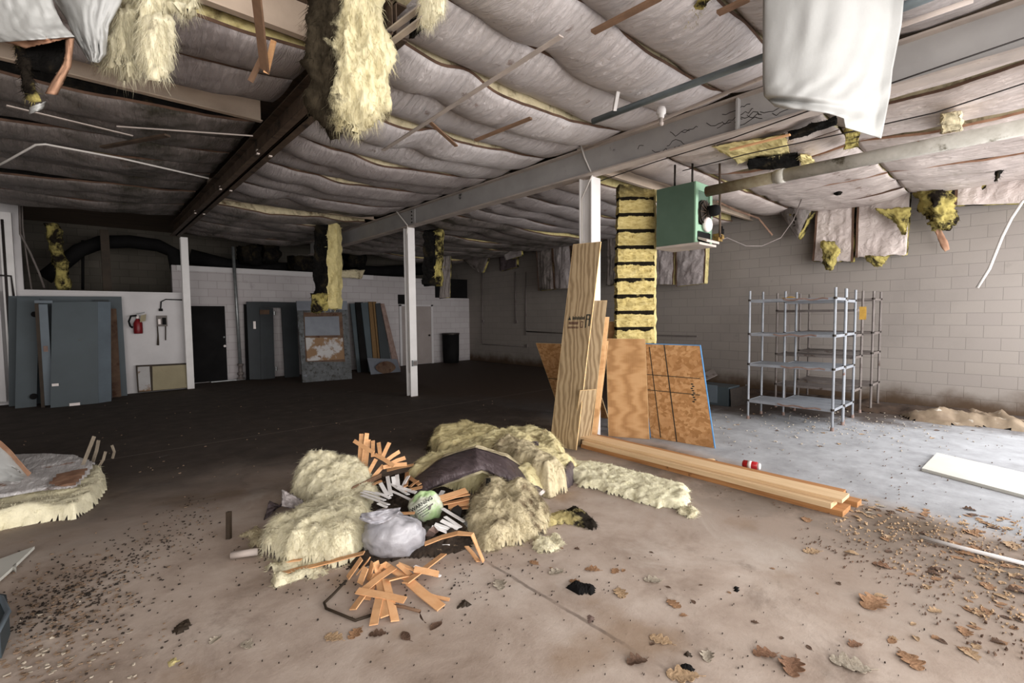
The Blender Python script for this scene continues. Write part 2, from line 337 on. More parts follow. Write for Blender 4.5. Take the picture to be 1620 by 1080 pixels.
    def normals(s):
        ns = [V() for _ in s.v]
        for q in s.f:
            n = (s.v[q[1]]-s.v[q[0]]).cross(s.v[q[2]]-s.v[q[0]])
            if len(q) == 4: n = (s.v[q[2]]-s.v[q[0]]).cross(s.v[q[3]]-s.v[q[1]])
            for i in q: ns[i] += n
        return [n.normalized() if n.length > 1e-12 else V((0, 0, 1)) for n in ns]
    def fuzz(s, amp, f, seed=0, o=4, an=(1, 1, 1)):
        ns = s.normals()
        for i, p in enumerate(s.v): s.v[i] = p+ns[i]*amp*fb((p[0]*an[0], p[1]*an[1], p[2]*an[2]), f, seed, o)
        return s
    def tufts(s, n, ln, seed=0, droop=.4, w=.006, floor=None, keep=None):
        """short fibre tufts standing out of the surface (part of the same wool)"""
        r = random.Random(seed); ns = s.normals(); base = list(s.v); nf = len(s.f)
        for _ in range(n):
            q = s.f[r.randrange(nf)]; i = q[0]; p = base[i]
            if keep and not keep(p): continue
            d = (ns[i]+V((r.gauss(0, .6), r.gauss(0, .6), r.gauss(0, .6)-droop))).normalized(); L = ln*(.4+r.random())
            t = d.orthogonal().normalized(); t.rotate(Matrix.Rotation(r.random()*6.3, 3, d)); ww = w*(.5+r.random())
            e1 = p+d*L*.5+V((0, 0, -droop*L*.15)); e2 = p+d*L+V((r.gauss(0, .2)*L, r.gauss(0, .2)*L, -droop*L*.5))
            if floor is not None: e1.z = max(e1.z, floor); e2.z = max(e2.z, floor)
            k = len(s.v); t2 = d.cross(t)
            s.v += [p-t*ww, p+t*ww, p+t2*ww, e1-t*ww*.5, e1+t*ww*.5, e1+t2*ww*.5, e2]
            s.f += [(k, k+1, k+4, k+3), (k+1, k+2, k+5, k+4), (k+2, k, k+3, k+5), (k+3, k+4, k+6), (k+4, k+5, k+6), (k+5, k+3, k+6)]
        return s
WM = {}
def obj(name, mb, material, parent=None, local=False, smooth=False, mtx=None, label=None, origin=None):
    me = bpy.data.meshes.new(name); vs = mb.v
    if parent is not None:
        if not local:
            inv = WM[parent.name].inverted(); vs = [inv@p for p in vs]
        mw = WM[parent.name]
    elif mtx is not None: mw = mtx
    else:
        if origin is None:
            xs = [p.x for p in vs]; ys = [p.y for p in vs]; zs = [p.z for p in vs]
            origin = V(((min(xs)+max(xs))/2, (min(ys)+max(ys))/2, min(zs)))
        mw = Matrix.Translation(V(origin)); inv = mw.inverted(); vs = [inv@p for p in vs]
    me.from_pydata([tuple(p) for p in vs], [], mb.f); me.update()
    if smooth: me.polygons.foreach_set('use_smooth', [True]*len(me.polygons))
    me.materials.append(MT[material] if isinstance(material, str) else material)
    o = bpy.data.objects.new(name, me); C.objects.link(o)
    if parent is not None: o.parent = parent
    else: o.matrix_world = mw
    WM[o.name] = mw.copy()
    if label: o['label'] = label
    return o
def tag(o, label, cat, group=None, kind=None):
    o['label'] = label; o['category'] = cat
    if group: o['group'] = group
    if kind: o['kind'] = kind
    return o
def thing(name, label, cat, loc=(0, 0, 0), group=None, mtx=None):
    o = bpy.data.objects.new(name, None); C.objects.link(o); o.empty_display_size = .1
    mw = mtx if mtx is not None else Matrix.Translation(V(loc)); o.matrix_world = mw; WM[o.name] = mw.copy()
    return tag(o, label, cat, group)
def struct(name, mb, material, parent=None, label=None, cat=None):
    o = obj(name, mb, material, parent, origin=(0, 0, 0)) if parent is None else obj(name, mb, material, parent)
    if parent is None:
        o['kind'] = 'structure'; o['label'] = label or name.replace('_', ' '); o['category'] = cat or name.split('_')[0]
    return o
def dup(root, mtx, label=None, group=None, cat=None):
    c = root.copy(); C.objects.link(c); c.matrix_world = mtx
    if label: c['label'] = label
    if group: c['group'] = group
    for ch in list(root.children):
        d = ch.copy(); C.objects.link(d); d.parent = c
        for g in list(ch.children):
            e = g.copy(); C.objects.link(e); e.parent = d
    return c
def frame(o, ax, up):
    """matrix: origin o, local x along ax, local z along up (orthogonalised), y = z cross x"""
    x = V(ax).normalized(); z = V(up); z = (z-x*z.dot(x)).normalized(); y = z.cross(x)
    m = Matrix((x, y, z)).transposed().to_4x4(); m.translation = V(o); return m
# ------------------------------------------------------------------ setting
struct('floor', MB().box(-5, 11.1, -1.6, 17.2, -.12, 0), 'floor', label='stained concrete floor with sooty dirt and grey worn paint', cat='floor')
struct('ceiling', MB().box(-5, 11.1, -.6, 17.2, 4.16, 4.24), mat('roof_deck_boards', S(122, 104, 88), S(92, 80, 70), 3, .85, stretch=(.4, 5, 1)), label='wooden roof deck above the torn insulation', cat='ceiling')
struct('wall_right', MB().box(10.9, 11.1, -.6, 17.2, 0, 4.16), 'block_right', label='painted concrete block wall with peeling base', cat='wall')
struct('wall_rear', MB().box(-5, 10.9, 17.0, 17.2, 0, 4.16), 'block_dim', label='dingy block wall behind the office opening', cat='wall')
struct('wall_left_light_block', MB().box(-5.1, -4.9, -.6, 17.2, 0, 4.16), 'block_dim', label='unseen left wall added to block light beyond the office side', cat='wall')  # out-of-view wall, added to stop world light leaking in from the left
YW, YB = 13.6, 14.5
zw = PY(199, 462, YW).z; zb = PY(350, 423, YB).z
xw1 = PY(302.5, 560, YW).x; xo0 = PY(36, 430, YW).x
b = MB().box(-4.9, xw1, YW, YW+.14, 0, zw); b.box(-4.9, xo0, YW, YW+.14, zw, 4.16)
struct('wall_office', b, 'white_paint', label='white office wall with an open hole above it', cat='wall')
struct('trim_1', MB().box(-4.9, xw1+.01, YW-.02, YW+.16, zw-.03, zw+.012), 'white_paint', label='white ledge along the top of the office wall', cat='trim')
xb1 = PY(640, 520, YB).x
b = MB().box(xw1-.2, xb1, YB, YB+.18, 0, zb); b.box(xw1-.14, xw1, YW+.14, YB, 0, zw)
struct('wall_back', b, 'block_back', label='white block back wall with a dark gap above', cat='wall')
struct('trim_2', MB().box(xw1-.1, PY(590, 440, YB).x, YB-.035, YB+.2, zb-.13, zb), 'white_paint', label='white wooden ledger along the back wall top', cat='trim')
z2 = PY(700, 471, YB).z; xd0, xd1 = PY(633, 560, YB).x, PY(683, 560, YB).x
b = MB().box(xb1, PY(690, 560, YB).x, YB, YB+.18, 0, zb-.02); b.box(PY(690, 560, YB).x, 10.9, YB, YB+.18, 0, z2)
struct('wall_corner', b, 'block_back', label='pale partition in the far corner beside the grey door', cat='wall')
# doors
d1 = struct('door_1', MB().box(PY(302, 540, YB).x, PY(357, 540, YB).x, YB-.05, YB, .02, PY(330, 484, YB).z), 'black', label='black steel door in the back wall', cat='door')
kx = PY(354, 535, YB).x
obj('door_knob', MB().lathe((kx, YB-.05, PY(354, 547, YB).z), (0, -1, 0), [(0, .03), (.02, .02), (.03, .035), (.06, .03), (.065, .0)], 12), 'label_white', d1, smooth=True)
obj('deadbolt', MB().lathe((kx, YB-.05, PY(354, 533, YB).z), (0, -1, 0), [(0, .03), (.02, .026), (.022, 0)], 12), 'galv', d1, smooth=True)
obj('sill', MB().box(kx-.35, kx+.5, YB-.12, YB, 0, .025), 'galv', d1)
zt = PY(655, 482, YB).z
dr = struct('door_2', MB().box(xd0+.06, xd1-.03, YB-.05, YB, .02, zt-.05), mat('taupe_door_paint', S(150, 140, 136), S(138, 128, 124), 2, .7), label='closed taupe door in the far corner', cat='door')
obj('door_frame', MB().box(xd0-.02, xd0+.06, YB-.06, YB, 0, zt).box(xd1-.03, xd1+.05, YB-.06, YB, 0, zt).box(xd0-.02, xd1+.05, YB-.06, YB, zt-.05, zt), 'white_paint', dr)
obj('door_knob', MB().lathe((xd1-.13, YB-.05, 1.0), (0, -1, 0), [(0, .03), (.03, .02), (.05, .035), (.07, 0)], 10), 'dark_metal', dr, smooth=True)
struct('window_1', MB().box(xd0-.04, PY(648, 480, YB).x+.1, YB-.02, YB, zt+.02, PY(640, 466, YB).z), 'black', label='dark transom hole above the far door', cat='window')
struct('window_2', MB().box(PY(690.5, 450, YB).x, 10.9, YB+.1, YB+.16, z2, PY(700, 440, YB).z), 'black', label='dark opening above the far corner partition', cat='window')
# posts of the left corner
for (pa, pb, nm, lab) in ((14, 34, 'wall_post', 'cream boxed post with conduit at the far left of the hall'),):
    t = thing(nm, lab, 'post', (PY(pa, 600, YW-.2).x, YW-.2, 0))
    x0, x1 = PY(pa, 600, YW-.2).x, PY(pb, 600, YW-.2).x
    obj('board', MB().box(x0, x1, YW-.16, YW-.01, 0, 3.75), 'col_white', t)
    obj('conduit', MB().tube([(x0+.05, YW-.18, .1), (x0+.05, YW-.18, 3.6)], .02, 8), 'cable_dark', t, smooth=True)
    obj('cross_conduit', MB().tube([(x0-.5, YW-.2, 2.55), (x1-.05, YW-.2, 2.52), (x1-.03, YW-.2, 2.1)], .018, 8), 'cable_dark', t, smooth=True)
    x2 = PY(4, 560, YW-.2).x
tag(obj('wall_panel', MB().box(-3.6, PY(8, 600, YW-.3).x, YW-.3, YW-.25, .1, PY(4, 460, YW-.3).z), 'white_paint'), 'pale panel leaning at the extreme left of the office wall', 'panel')
tag(obj('conduit_pipe', MB().tube([PA(-30, 276, 2, 3.4), PA(10, 255, 2, 3.5), PA(57, 229, 2, 3.6), PA(72, 228, 2, 3.62), PA(190, 250, 2, 3.62), PA(330, 282, 2, 3.62)], .012, 8), 'cable', smooth=True), 'pale conduit bent down at the left under the mouldy ceiling', 'conduit')
tag(obj('hanging_cables', MB().tube([PY(30, 300, 13.3), PY(32, 370, 13.3), PY(48, 400, 13.3), PY(62, 432, 13.3), PY(70, 455, 13.4)], .02, 6).tube([PY(34, 300, 13.35), PY(36, 360, 13.35), PY(44, 420, 13.35), PY(50, 458, 13.4)], .014, 6), 'shelf_dark', smooth=True), 'two slack cables drooping into the office opening', 'cable')
# dark office loft
tag(obj('loft_post', MB().box(PY(160, 400, 15).x, PY(174, 400, 15).x, 15, 15.2, zw, 3.8), 'frame_dark'), 'brown wooden post standing inside the loft opening', 'post')
tag(obj('flexible_duct', MB().tube([PY(70, 440, 15.6), PY(95, 420, 15.6), PY(125, 396, 15.6), PY(160, 383, 15.5), PY(205, 382, 15.4), PY(250, 388, 15.3), PY(275, 400, 15.2), PY(283, 440, 15)], .16, 12), 'black', smooth=True), 'black flexible duct curving through the loft opening', 'duct')
tag(obj('loft_pipe', MB().tube([PY(131, 380, 15.8), PY(131, 458, 15.8)], .03, 8), 'black', smooth=True), 'thin black pipe in the loft left of the wooden post', 'pipe')
tag(obj('loft_duct', MB().tube([PY(300, 405, 15.6), PY(360, 420, 15.5), PY(430, 425, 15.5), PY(520, 428, 15.6), PY(600, 430, 15.8), PY(690, 425, 16)], .2, 12), 'black', smooth=True), 'long black duct lying in the gap above the back wall', 'duct')
for i, (px, py, w) in enumerate(((395, 405, .5), (425, 400, .4), (478, 420, .6), (560, 412, .5))):
    tag(obj('loft_debris', MB().grid3(lambda u, v, ww: PY(px, py, 15)+V(((u-.5)*w, (v-.5)*.5, (ww-.5)*.5)), 6, 6, 6).fuzz(.12, 3, i), 'wool_black', smooth=True),
        'dark clump of mouldy insulation above the back wall, ' + ('left of the vertical pipe top', 'right of the vertical pipe top', 'just left of the hanging batt', 'right of the hanging batt')[i], 'insulation clump')
# rows of steel
def ibeam(name, label, xc, y0, y1, zlo, zhi, w, mweb, mfl):
    t = thing(name, label, 'beam', (xc, (y0+y1)/2, zlo))
    obj('web', MB().box(xc-.012, xc+.012, y0, y1, zlo+.015, zhi-.015), mweb, t)
    obj('bottom_flange', MB().box(xc-w/2, xc+w/2, y0, y1, zlo, zlo+.018), mfl, t)
    obj('top_flange', MB().box(xc-w/2, xc+w/2, y0, y1, zhi-.018, zhi), mfl, t)
    return t
bm = ibeam('steel_beam', 'big grey painted steel beam crossing over the two white columns', 5.0, -.6, 14.2, 3.46, 3.81, .17, 'beam_grey', 'beam_flange')
for y in (8.45,): 
    for k in range(4): obj('bolt', MB().lathe((4.985, y, 3.53+k*.07), (-1, 0, 0), [(0, .02), (.02, .02), (.02, .012), (.035, .012)], 6), 'dark_metal', bm)
obj('splice_plate', MB().box(4.965, 4.985, 8.35, 8.55, 3.5, 3.78), 'beam_grey', bm)
obj('stiffener_plate', MB().box(4.92, 4.985, 2.08, 2.1, 3.48, 3.79), 'beam_grey', bm)
rc = random.Random(3); mbk = MB()
for q in range(16):
    y = rc.uniform(1.7, 3.3); z = rc.uniform(3.5, 3.72); P = [V((4.9865, y, z))]
    for w_ in range(rc.randrange(4, 9)): y -= rc.uniform(.01, .05); z += rc.gauss(0, .022); z = min(3.76, max(3.48, z)); P.append(V((4.9865, y, z)))
    mbk.strip(P, .006, .002, (0, .3, 1))
mbk.strip([V((4.9865, .95+.012*math.sin(i*1.9), 3.74-.03*i)) for i in range(8)], .008, .002, (0, 1, .2))
obj('paint_crack', mbk, 'cable_dark', bm)
rb = thing('rusted_beam', 'rusty brown double beam crossing the mouldy left ceiling', 'beam', (1.66, 8.5, 3.55))
for s in (-1, 1):
    obj('channel', MB().box(1.66+s*.012, 1.66+s*.02, 3.0, 13.3, 3.55, 3.79).box(1.66+s*.012, 1.66+s*.095, 3.0, 13.3, 3.55, 3.562).box(1.66+s*.012, 1.66+s*.095, 3.0, 13.3, 3.778, 3.79), 'rust', rb)
for y in (4.25, 6.1, 8.1, 10.2): obj('clip', MB().box(1.57, 1.6, y-.02, y+.02, 3.535, 3.59), 'beam_flange', rb); obj('clip', MB().box(1.7, 1.735, y-.02, y+.02, 3.535, 3.58), 'beam_flange', rb)
def column(xc, yc, label, ztop=3.46, w=.16, d=.16, m_='col_white'):
    t = thing('steel_column', label, 'column', (xc, yc, 0))
    for s in (-1, 1): obj('flange', MB().box(xc-w/2, xc+w/2, yc+s*d/2-.008, yc+s*d/2+.008, .012, ztop), m_, t)
    obj('web', MB().box(xc-.008, xc+.008, yc-d/2, yc+d/2, .012, ztop), m_, t)
    obj('base_plate', MB().box(xc-w*.5, xc+w*.5, yc-d*.62, yc+d*.62, 0, .012), 'rust', t)
    return t
c1 = FL(652, 628); c2 = FL(945.5, 692)
column(5.04, c1.y+.09, 'white steel column standing alone on the dark floor')
column(5.1, 4.08, 'white steel column with boards leaning against it', w=.19, d=.19)
cp = FL(291, 620); column(PY(291.5, 400, 13.45).x, 13.45, 'white steel column at the office wall corner under the rusty beam', 3.55, .14, .14)
t = thing('junction_box', 'small metal junction box on the lone white column', 'junction box', (5.04, c1.y-.02, .6))
zj = PY(656.5, 574, c1.y).z
obj('box', MB().box(4.99, 5.09, c1.y-.05, c1.y-.005, zj-.06, zj+.06), 'galv', t); obj('cover', MB().box(5.0, 5.08, c1.y-.058, c1.y-.05, zj-.045, zj+.045), 'shelf_dark', t)
tag(obj('cable', MB().tube([PX(918, 228, 4.9), PX(925, 250, 4.95), PX(937, 277, 5.0), (5.03, 4.16, 3.2), (5.03, 4.15, .4)], .012, 8), 'cable', smooth=True), 'white cable running down the boarded column', 'cable')
tag(obj('cable', MB().tube([PX(540, 312, 4.9), PX(612, 322, 4.9), PX(622, 328, 4.9), PX(645, 357, 4.92), (4.97, c1.y+.06, 3.3), (4.97, c1.y+.06, .5)], .013, 8), 'cable', smooth=True), 'white cable running down the lone column', 'cable')
# purlins (Z section across the bays)
def purlin(y, x0, x1, lab, m_='purlin', z0=3.86):
    t = thing('roof_purlin', lab, 'purlin', ((x0+x1)/2, y, z0))
    obj('web', MB().box(x0, x1, y-.004, y+.004, z0, 4.155), m_, t); obj('lip', MB().box(x0, x1, y-.07, y+.004, z0, z0+.012), m_, t)
purlin(5.99, -4.8, 1.6, 'cream roof purlin exposed left of the rusty beam')
purlin(4.02, -2.4, 1.6, 'cream roof purlin exposed near the hanging broken lath')
purlin(9.98, 1.75, 4.9, 'cream roof purlin exposed right of the rusty beam', z0=3.80)
purlin(12.0, -4.8, 1.6, 'dark stained purlin above the office opening', 'rust')
purlin(4.3, 5.1, 10.88, 'cream roof purlin exposed above the green heater', z0=3.66)
purlin(6.3, 5.1, 10.88, 'cream roof purlin behind the boarded column', z0=3.66)
# ------------------------------------------------------------------ ceiling batts, each one an object
ORD = 'first second third fourth fifth sixth seventh eighth ninth tenth eleventh twelfth thirteenth fourteenth fifteenth sixteenth seventeenth eighteenth nineteenth twentieth twenty-first twenty-second twenty-third'.split()
def ceiling_batt(x0, x1, y0, y1, zb, sag, pil, sd, face, wl, label, group, nu=56, nv=10, edge='kraft_dark', pins=(), swap=False):
    L = x1-x0; r = random.Random(sd); ph = r.random()*6; a2 = r.uniform(-.3, .3); tw = r.uniform(-.012, .012)
    def bump(u):
        s = math.sin(math.pi*u)**.75*(1+a2*math.sin(2*math.pi*u))
        for pu, pd in pins: s -= pd*math.exp(-((u-pu)/.07)**2)
        return s
    def zf(u, v):
        x = x0+L*u; c = abs(2*v-1)
        z = zb-sag*bump(u)-pil*(1-c**2.2)*(.35+.65*min(1, min(u, 1-u)*7))+tw*math.sin(3*u+ph)
        z += .022*fb((x*.9, v*.5, sd), 1.4, sd, 3)+.013*nz((x*5+v*1.5, v*2, sd), 1, sd)*(1-c*.5)
        return z
    t = thing('insulation_batt', label, 'insulation', ((y0+y1)/2, (x0+x1)/2, zb) if swap else ((x0+x1)/2, (y0+y1)/2, zb), group)
    def P(u, v):
        x = x0+L*u; y = y0+(y1-y0)*v+.02*nz((x*1.7, sd, v*3), 1, 2)
        return V((y, x, zf(u, v))) if swap else V((x, y, zf(u, v)))
    obj('facing', MB().sheet(P, nu, nv, .004), face, t, smooth=True)
    h = .12
    def W(u, v, w):
        p = P(min(max(u, .004), .996), .03+.94*v); return V((p.x, p.y, p.z+.006+(zb+h-p.z)*w))
    obj('wool', MB().grid3(W, nu//2, 4, 3), wl, t)
    k = [P(i/nu, 0)+(V((-.003, 0, .012)) if swap else V((0, -.003, .012))) for i in range(nu+1)]
    obj('paper_edge', MB().strip(k, .026, .003, (0, 0, 1)), edge, t)
    return t
PIT_Y = .64
def yrow(k): return 2.17+PIT_Y*k
r = random.Random(11)
mid_sag = {-1: .10, 0: .13, 1: .05, 2: .16, 3: .06, 4: .17, 5: .10, 6: .18, 7: .07, 8: .15, 9: .08, 10: .14, 11: .06, 12: .12, 13: .08, 14: .10, 15: .05, 16: .1, 17: .06, 18: .1}
n = 0
for k in range(-4, 19):
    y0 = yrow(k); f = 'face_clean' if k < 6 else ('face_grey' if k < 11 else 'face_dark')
    if k == 12: continue
    sg = mid_sag.get(k, .08)
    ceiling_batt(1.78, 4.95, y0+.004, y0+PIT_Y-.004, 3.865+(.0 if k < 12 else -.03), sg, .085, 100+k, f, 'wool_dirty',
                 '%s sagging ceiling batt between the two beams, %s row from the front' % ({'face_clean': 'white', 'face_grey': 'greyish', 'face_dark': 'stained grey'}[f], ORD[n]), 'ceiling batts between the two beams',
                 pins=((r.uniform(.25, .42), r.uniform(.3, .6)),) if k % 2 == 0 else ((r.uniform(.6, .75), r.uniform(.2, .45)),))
    n += 1
n = 0
for k in range(3, 16):
    y0 = yrow(k)
    if k == 5: continue
    f = 'face_grey' if k < 5 else 'face_dark'
    hi = -1 if k < 5 else 0
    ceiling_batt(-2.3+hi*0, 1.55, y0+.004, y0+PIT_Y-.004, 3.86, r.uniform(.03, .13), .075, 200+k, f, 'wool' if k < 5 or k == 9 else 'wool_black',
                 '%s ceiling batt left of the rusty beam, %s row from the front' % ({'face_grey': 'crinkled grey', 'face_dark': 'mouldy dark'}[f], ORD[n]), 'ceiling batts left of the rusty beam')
    n += 1
n = 0
for k in range(9):
    xa = 5.12+.62*k
    for ya, yb, w_ in ((-.55, 1.55, 'near'), (1.57, 3.28, 'far')):
        ceiling_batt(ya, yb, xa+.004, xa+.615, 3.69+.004*(k % 3), r.uniform(.02, .10), .07, 400+k*2+(ya > 0), 'face_pink', 'wool_dirty' if k % 2 else 'wool_mould',
                     'pinkish white batt running along the grey beam, %s strip from it, %s half' % (ORD[k], w_), 'lengthwise batts beside the grey beam', nu=40, edge='kraft_dark' if k % 3 else 'kraft', swap=True)
n = 0
for k in range(2, 19):
    y0 = yrow(k)-.1
    if k in (3,): continue
    f = 'face_pink' if k < 5 else ('face_grey' if k < 9 else 'face_dark')
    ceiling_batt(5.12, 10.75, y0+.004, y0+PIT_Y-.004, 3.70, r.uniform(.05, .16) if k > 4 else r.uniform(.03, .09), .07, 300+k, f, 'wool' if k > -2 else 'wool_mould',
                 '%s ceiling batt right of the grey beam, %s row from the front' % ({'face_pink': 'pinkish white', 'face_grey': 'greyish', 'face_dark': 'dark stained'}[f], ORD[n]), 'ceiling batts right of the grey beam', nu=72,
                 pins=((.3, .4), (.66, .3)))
    n += 1
# ------------------------------------------------------------------ straps, laths, pipes on the ceiling
def ceil_bar(name, pts, w, h, m_, label, cat): return tag(obj(name, MB().bar(pts[0], pts[1], w, h), m_), label, cat)
zc = 3.6
ceil_bar('metal_strap', (PA(888, 57, 2, 3.60), PA(606, 238, 2, 3.56)), .045, .01, 'beam_flange', 'long pale metal strap under the white batts', 'strap')
ceil_bar('wooden_lath', (PA(1044, -4, 2, 3.62), PA(938, 51, 2, 3.62)), .05, .02, 'lath_brown', 'brown lath across the seam right of the pale strap', 'lath')
ceil_bar('wooden_lath', (PA(840, 187, 2, 3.6), PA(752, 222, 2, 3.54)), .045, .02, 'lath_brown', 'short brown lath under the middle batts near the pale strap end', 'lath')
ceil_bar('wooden_lath', (PA(1184, -2, 2, 3.64), PA(1136, 21, 2, 3.64)), .05, .02, 'lath_brown', 'brown lath left of the hanging white sheet', 'lath')
ceil_bar('wooden_lath', (PA(679, 192, 2, 3.6), PA(722, 231, 2, 3.52)), .04, .015, 'lath_brown', 'loose brown lath hanging from a yellow seam', 'lath')
ceil_bar('wooden_lath', (PA(265, 214, 2, 3.6), PA(162, 233, 2, 3.62)), .06, .02, 'rust', 'dark brown lath under the mouldy left ceiling', 'lath')
ceil_bar('metal_strap', (PD(607, 56, 3.3), PD(668, 10, 2.9)), .04, .012, 'beam_flange', 'pale angle bar beside the hanging mouldy batt, upper one', 'strap')
ceil_bar('metal_strap', (PD(614, 71, 3.3), PD(672, 28, 2.9)), .045, .012, 'beam_flange', 'pale angle bar beside the hanging mouldy batt, lower one', 'strap')
ceil_bar('metal_strap', (PA(10, 167, 2, 3.62), PA(210, 215, 2, 3.62)), .03, .01, 'beam_flange', 'pale strip under the mouldy ceiling at far left', 'strap')
ceil_bar('metal_strap', (PA(185, 200, 2, 3.58), PA(400, 215, 2, 3.58)), .014, .012, 'beam_flange', 'thin pale rod under the mouldy left ceiling', 'strap')
tag(obj('conduit', MB().tube([PA(938, 192, 2, 3.56), PA(1078, 139, 2, 3.56), PA(1210, 90, 2, 3.56), PA(1436, 8, 2, 3.56), PA(1560, -40, 2, 3.56)], .03, 10), 'conduit', smooth=True), 'blue-grey conduit running beside the grey beam', 'conduit')
tag(obj('sprinkler_pipe', MB().tube([PA(925, 235, 2, 3.6), PA(1045, 190, 2, 3.6), PA(1208, 122, 2, 3.6), PA(1420, 42, 2, 3.6), PA(1540, 0, 2, 3.6)], .018, 8), 'beam_flange', smooth=True), 'thin pale pipe along the top of the grey beam', 'pipe')
p = PA(1046, 178, 2, 3.58)
t = thing('sprinkler_valve', 'white valve fitting hanging over the grey beam', 'valve', p)
obj('body', MB().lathe(p+V((0, 0, .05)), (0, 0, -1), [(0, .035), (.03, .045), (.06, .045), (.07, .03), (.1, .028)], 12), 'col_white', t, smooth=True)
obj('nozzle', MB().lathe(p+V((0, 0, -.05)), (0, 0, -1), [(0, .018), (.04, .018), (.045, .024), (.07, .02)], 10), 'beam_flange', t, smooth=True)
ceil_bar('hanger_bracket', (PA(978, 140, 2, 3.7), PA(972, 174, 2, 3.56)), .03, .05, 'col_white', 'pale hanger bracket dropping to the blue-grey conduit', 'bracket')
# broken lath hanging near the exposed purlin
t = thing('broken_lath', 'broken brown lath hanging from the ceiling at left', 'lath', PD(420, 120, 3.3))
obj('upright', MB().bar(PD(404, -20, 2.85), PD(419, 112, 3.3), .07, .014, CF), 'lath_brown', t); obj('broken_end', MB().bar(PD(421, 116, 3.3), PD(433, 64, 3.25), .035, .014, CF), 'lath', t)
obj('split_end', MB().bar(PD(414, 92, 3.34), PD(396, 129, 3.36), .035, .014, CF), 'lath_brown', t)
# big weathered pipe
t = thing('flue_pipe', 'long weathered pipe running from the green heater toward the front', 'pipe', (5.95, 1.5, 3.2))
def pipept(px, py): return PA(px, py, 2, 3.2)
a, b2, c3 = pipept(1118, 303), pipept(1232, 279), pipept(1700, 185)
obj('pipe', MB().tube([b2+(b2-c3).normalized()*.05, c3], .07, 16), 'pipe_old', t, smooth=True)
obj('rusty_end', MB().tube([a, b2], .065, 16), mat('rusty_mottled_pipe', S(112, 104, 84), S(90, 76, 56), 12, .8, stain=(S(110, 64, 40), 6, .56, .68)), t, smooth=True)
obj('coupling', MB().tube([b2+(a-b2).normalized()*.03, b2+(c3-b2).normalized()*.06], .078, 16), 'pipe_old', t, smooth=True)
# wires over the right bay
for (pts, lab) in (([(944, 288), (1040, 255), (1160, 218), (1300, 168), (1400, 135), (1620, 60)], 'thin dark wire slung beneath the grey beam'),
                   ([(1080, 270), (1180, 244), (1330, 212), (1480, 178), (1620, 132)], 'thin dark wire slung above the weathered pipe')):
    tag(obj('wire', MB().tube([PA(x, y, 2, 3.44) for x, y in pts], .006, 6), 'cable_dark', smooth=True), lab, 'wire')
# ------------------------------------------------------------------ unit heater
XH = 5.9
A, B_, D_, E_ = PX(1039, 299, XH), PX(1101, 287.5, XH), PX(1037, 388.5, XH), PX(1097, 386.5, XH)
hy0, hy1 = B_.y, A.y; hz0, hz1 = D_.z, B_.z+.0; hz0 = (D_.z+E_.z)/2; hz1 = (A.z+B_.z)/2
hx1 = XH+.46
t = thing('unit_heater', 'green unit heater hanging from the ceiling beside the boarded column', 'heater', (XH+.2, (hy0+hy1)/2, hz0))
obj('casing', MB().box(XH, hx1, hy0+.02, hy1, hz0, hz1), 'green', t)
fp = obj('back_panel', MB().box(XH, XH+.07, hy0, hy0+.02, hz0, hz1).box(hx1-.07, hx1, hy0, hy0+.02, hz0, hz1-.12).box(XH+.07, hx1-.07, hy0, hy0+.02, hz1-.1, hz1).box(XH+.07, hx1-.07, hy0, hy0+.02, hz0+.16, hz0+.24), 'green_light', t)
xm = (XH+hx1)/2
obj('bottom_tray', MB().box(XH-.01, hx1, hy0-.06, hy1, hz0-.03, hz0), 'beam_flange', t)
fan = obj('fan_housing', MB().lathe((xm, hy0+.02, hz0+.40), (0, -1, 0), [(0, .17), (.03, .17), (.03, .15), (.05, .15), (.05, .05), (.1, .05), (.1, .0)], 20), 'dark_metal', t, smooth=False)
for k in range(12):
    q = k*math.pi/6; obj('guard_wire', MB().tube([(xm+.05*math.cos(q), hy0-.05, hz0+.4+.05*math.sin(q)), (xm+.17*math.cos(q), hy0-.035, hz0+.4+.17*math.sin(q))], .004, 5), 'rust', fan)
obj('motor', MB().lathe((xm+.03, hy0-.03, hz0+.42), (0, -1, 0), [(0, .07), (.1, .075), (.15, .06), (.16, 0)], 16), 'black', t, smooth=True)
obj('draft_hood', MB().lathe((xm+.02, hy0-.01, hz0+.25), (0, -1, 0), [(0, .09), (.03, .1), (.06, .08), (.08, .0)], 16), 'label_white', t, smooth=True)
obj('burner_recess', MB().box(XH+.05, hx1-.05, hy0-.004, hy0+.03, hz0+.03, hz0+.15), 'black', t)
obj('burner_shelf', MB().para((XH+.06, hy0-.12, hz0+.0), (hx1-XH-.1, 0, 0), (0, .12, .05), (0, .0, .03)), 'beam_flange', t)
gv = obj('gas_valve', MB().box(hx1-.02, hx1+.1, hy0-.1, hy0-.02, hz0+.05, hz0+.15).box(hx1+.02, hx1+.08, hy0-.13, hy0-.1, hz0+.08, hz0+.13), 'brass', t)
obj('valve_knob', MB().lathe((hx1+.06, hy0-.1, hz0+.15), (0, 0, 1), [(0, .035), (.06, .035), (.06, .02), (.1, .018)], 10), 'black', gv, smooth=True)
for (x, y) in ((XH+.12, hy1-.2), (XH+.1, hy0+.1)): obj('hanger_rod', MB().tube([(x, y, hz1), (x, y, 3.66)], .014, 8), 'dark_metal', t, smooth=True)
tag(obj('gas_pipe', MB().tube([(hx1-.06, hy0-.12, 3.62), (hx1-.04, hy0-.12, 3.2), (hx1+.0, hy0-.11, hz0+.1)], .015, 8), 'rust', smooth=True), 'thin rusty gas pipe dropping in front of the green heater', 'pipe')
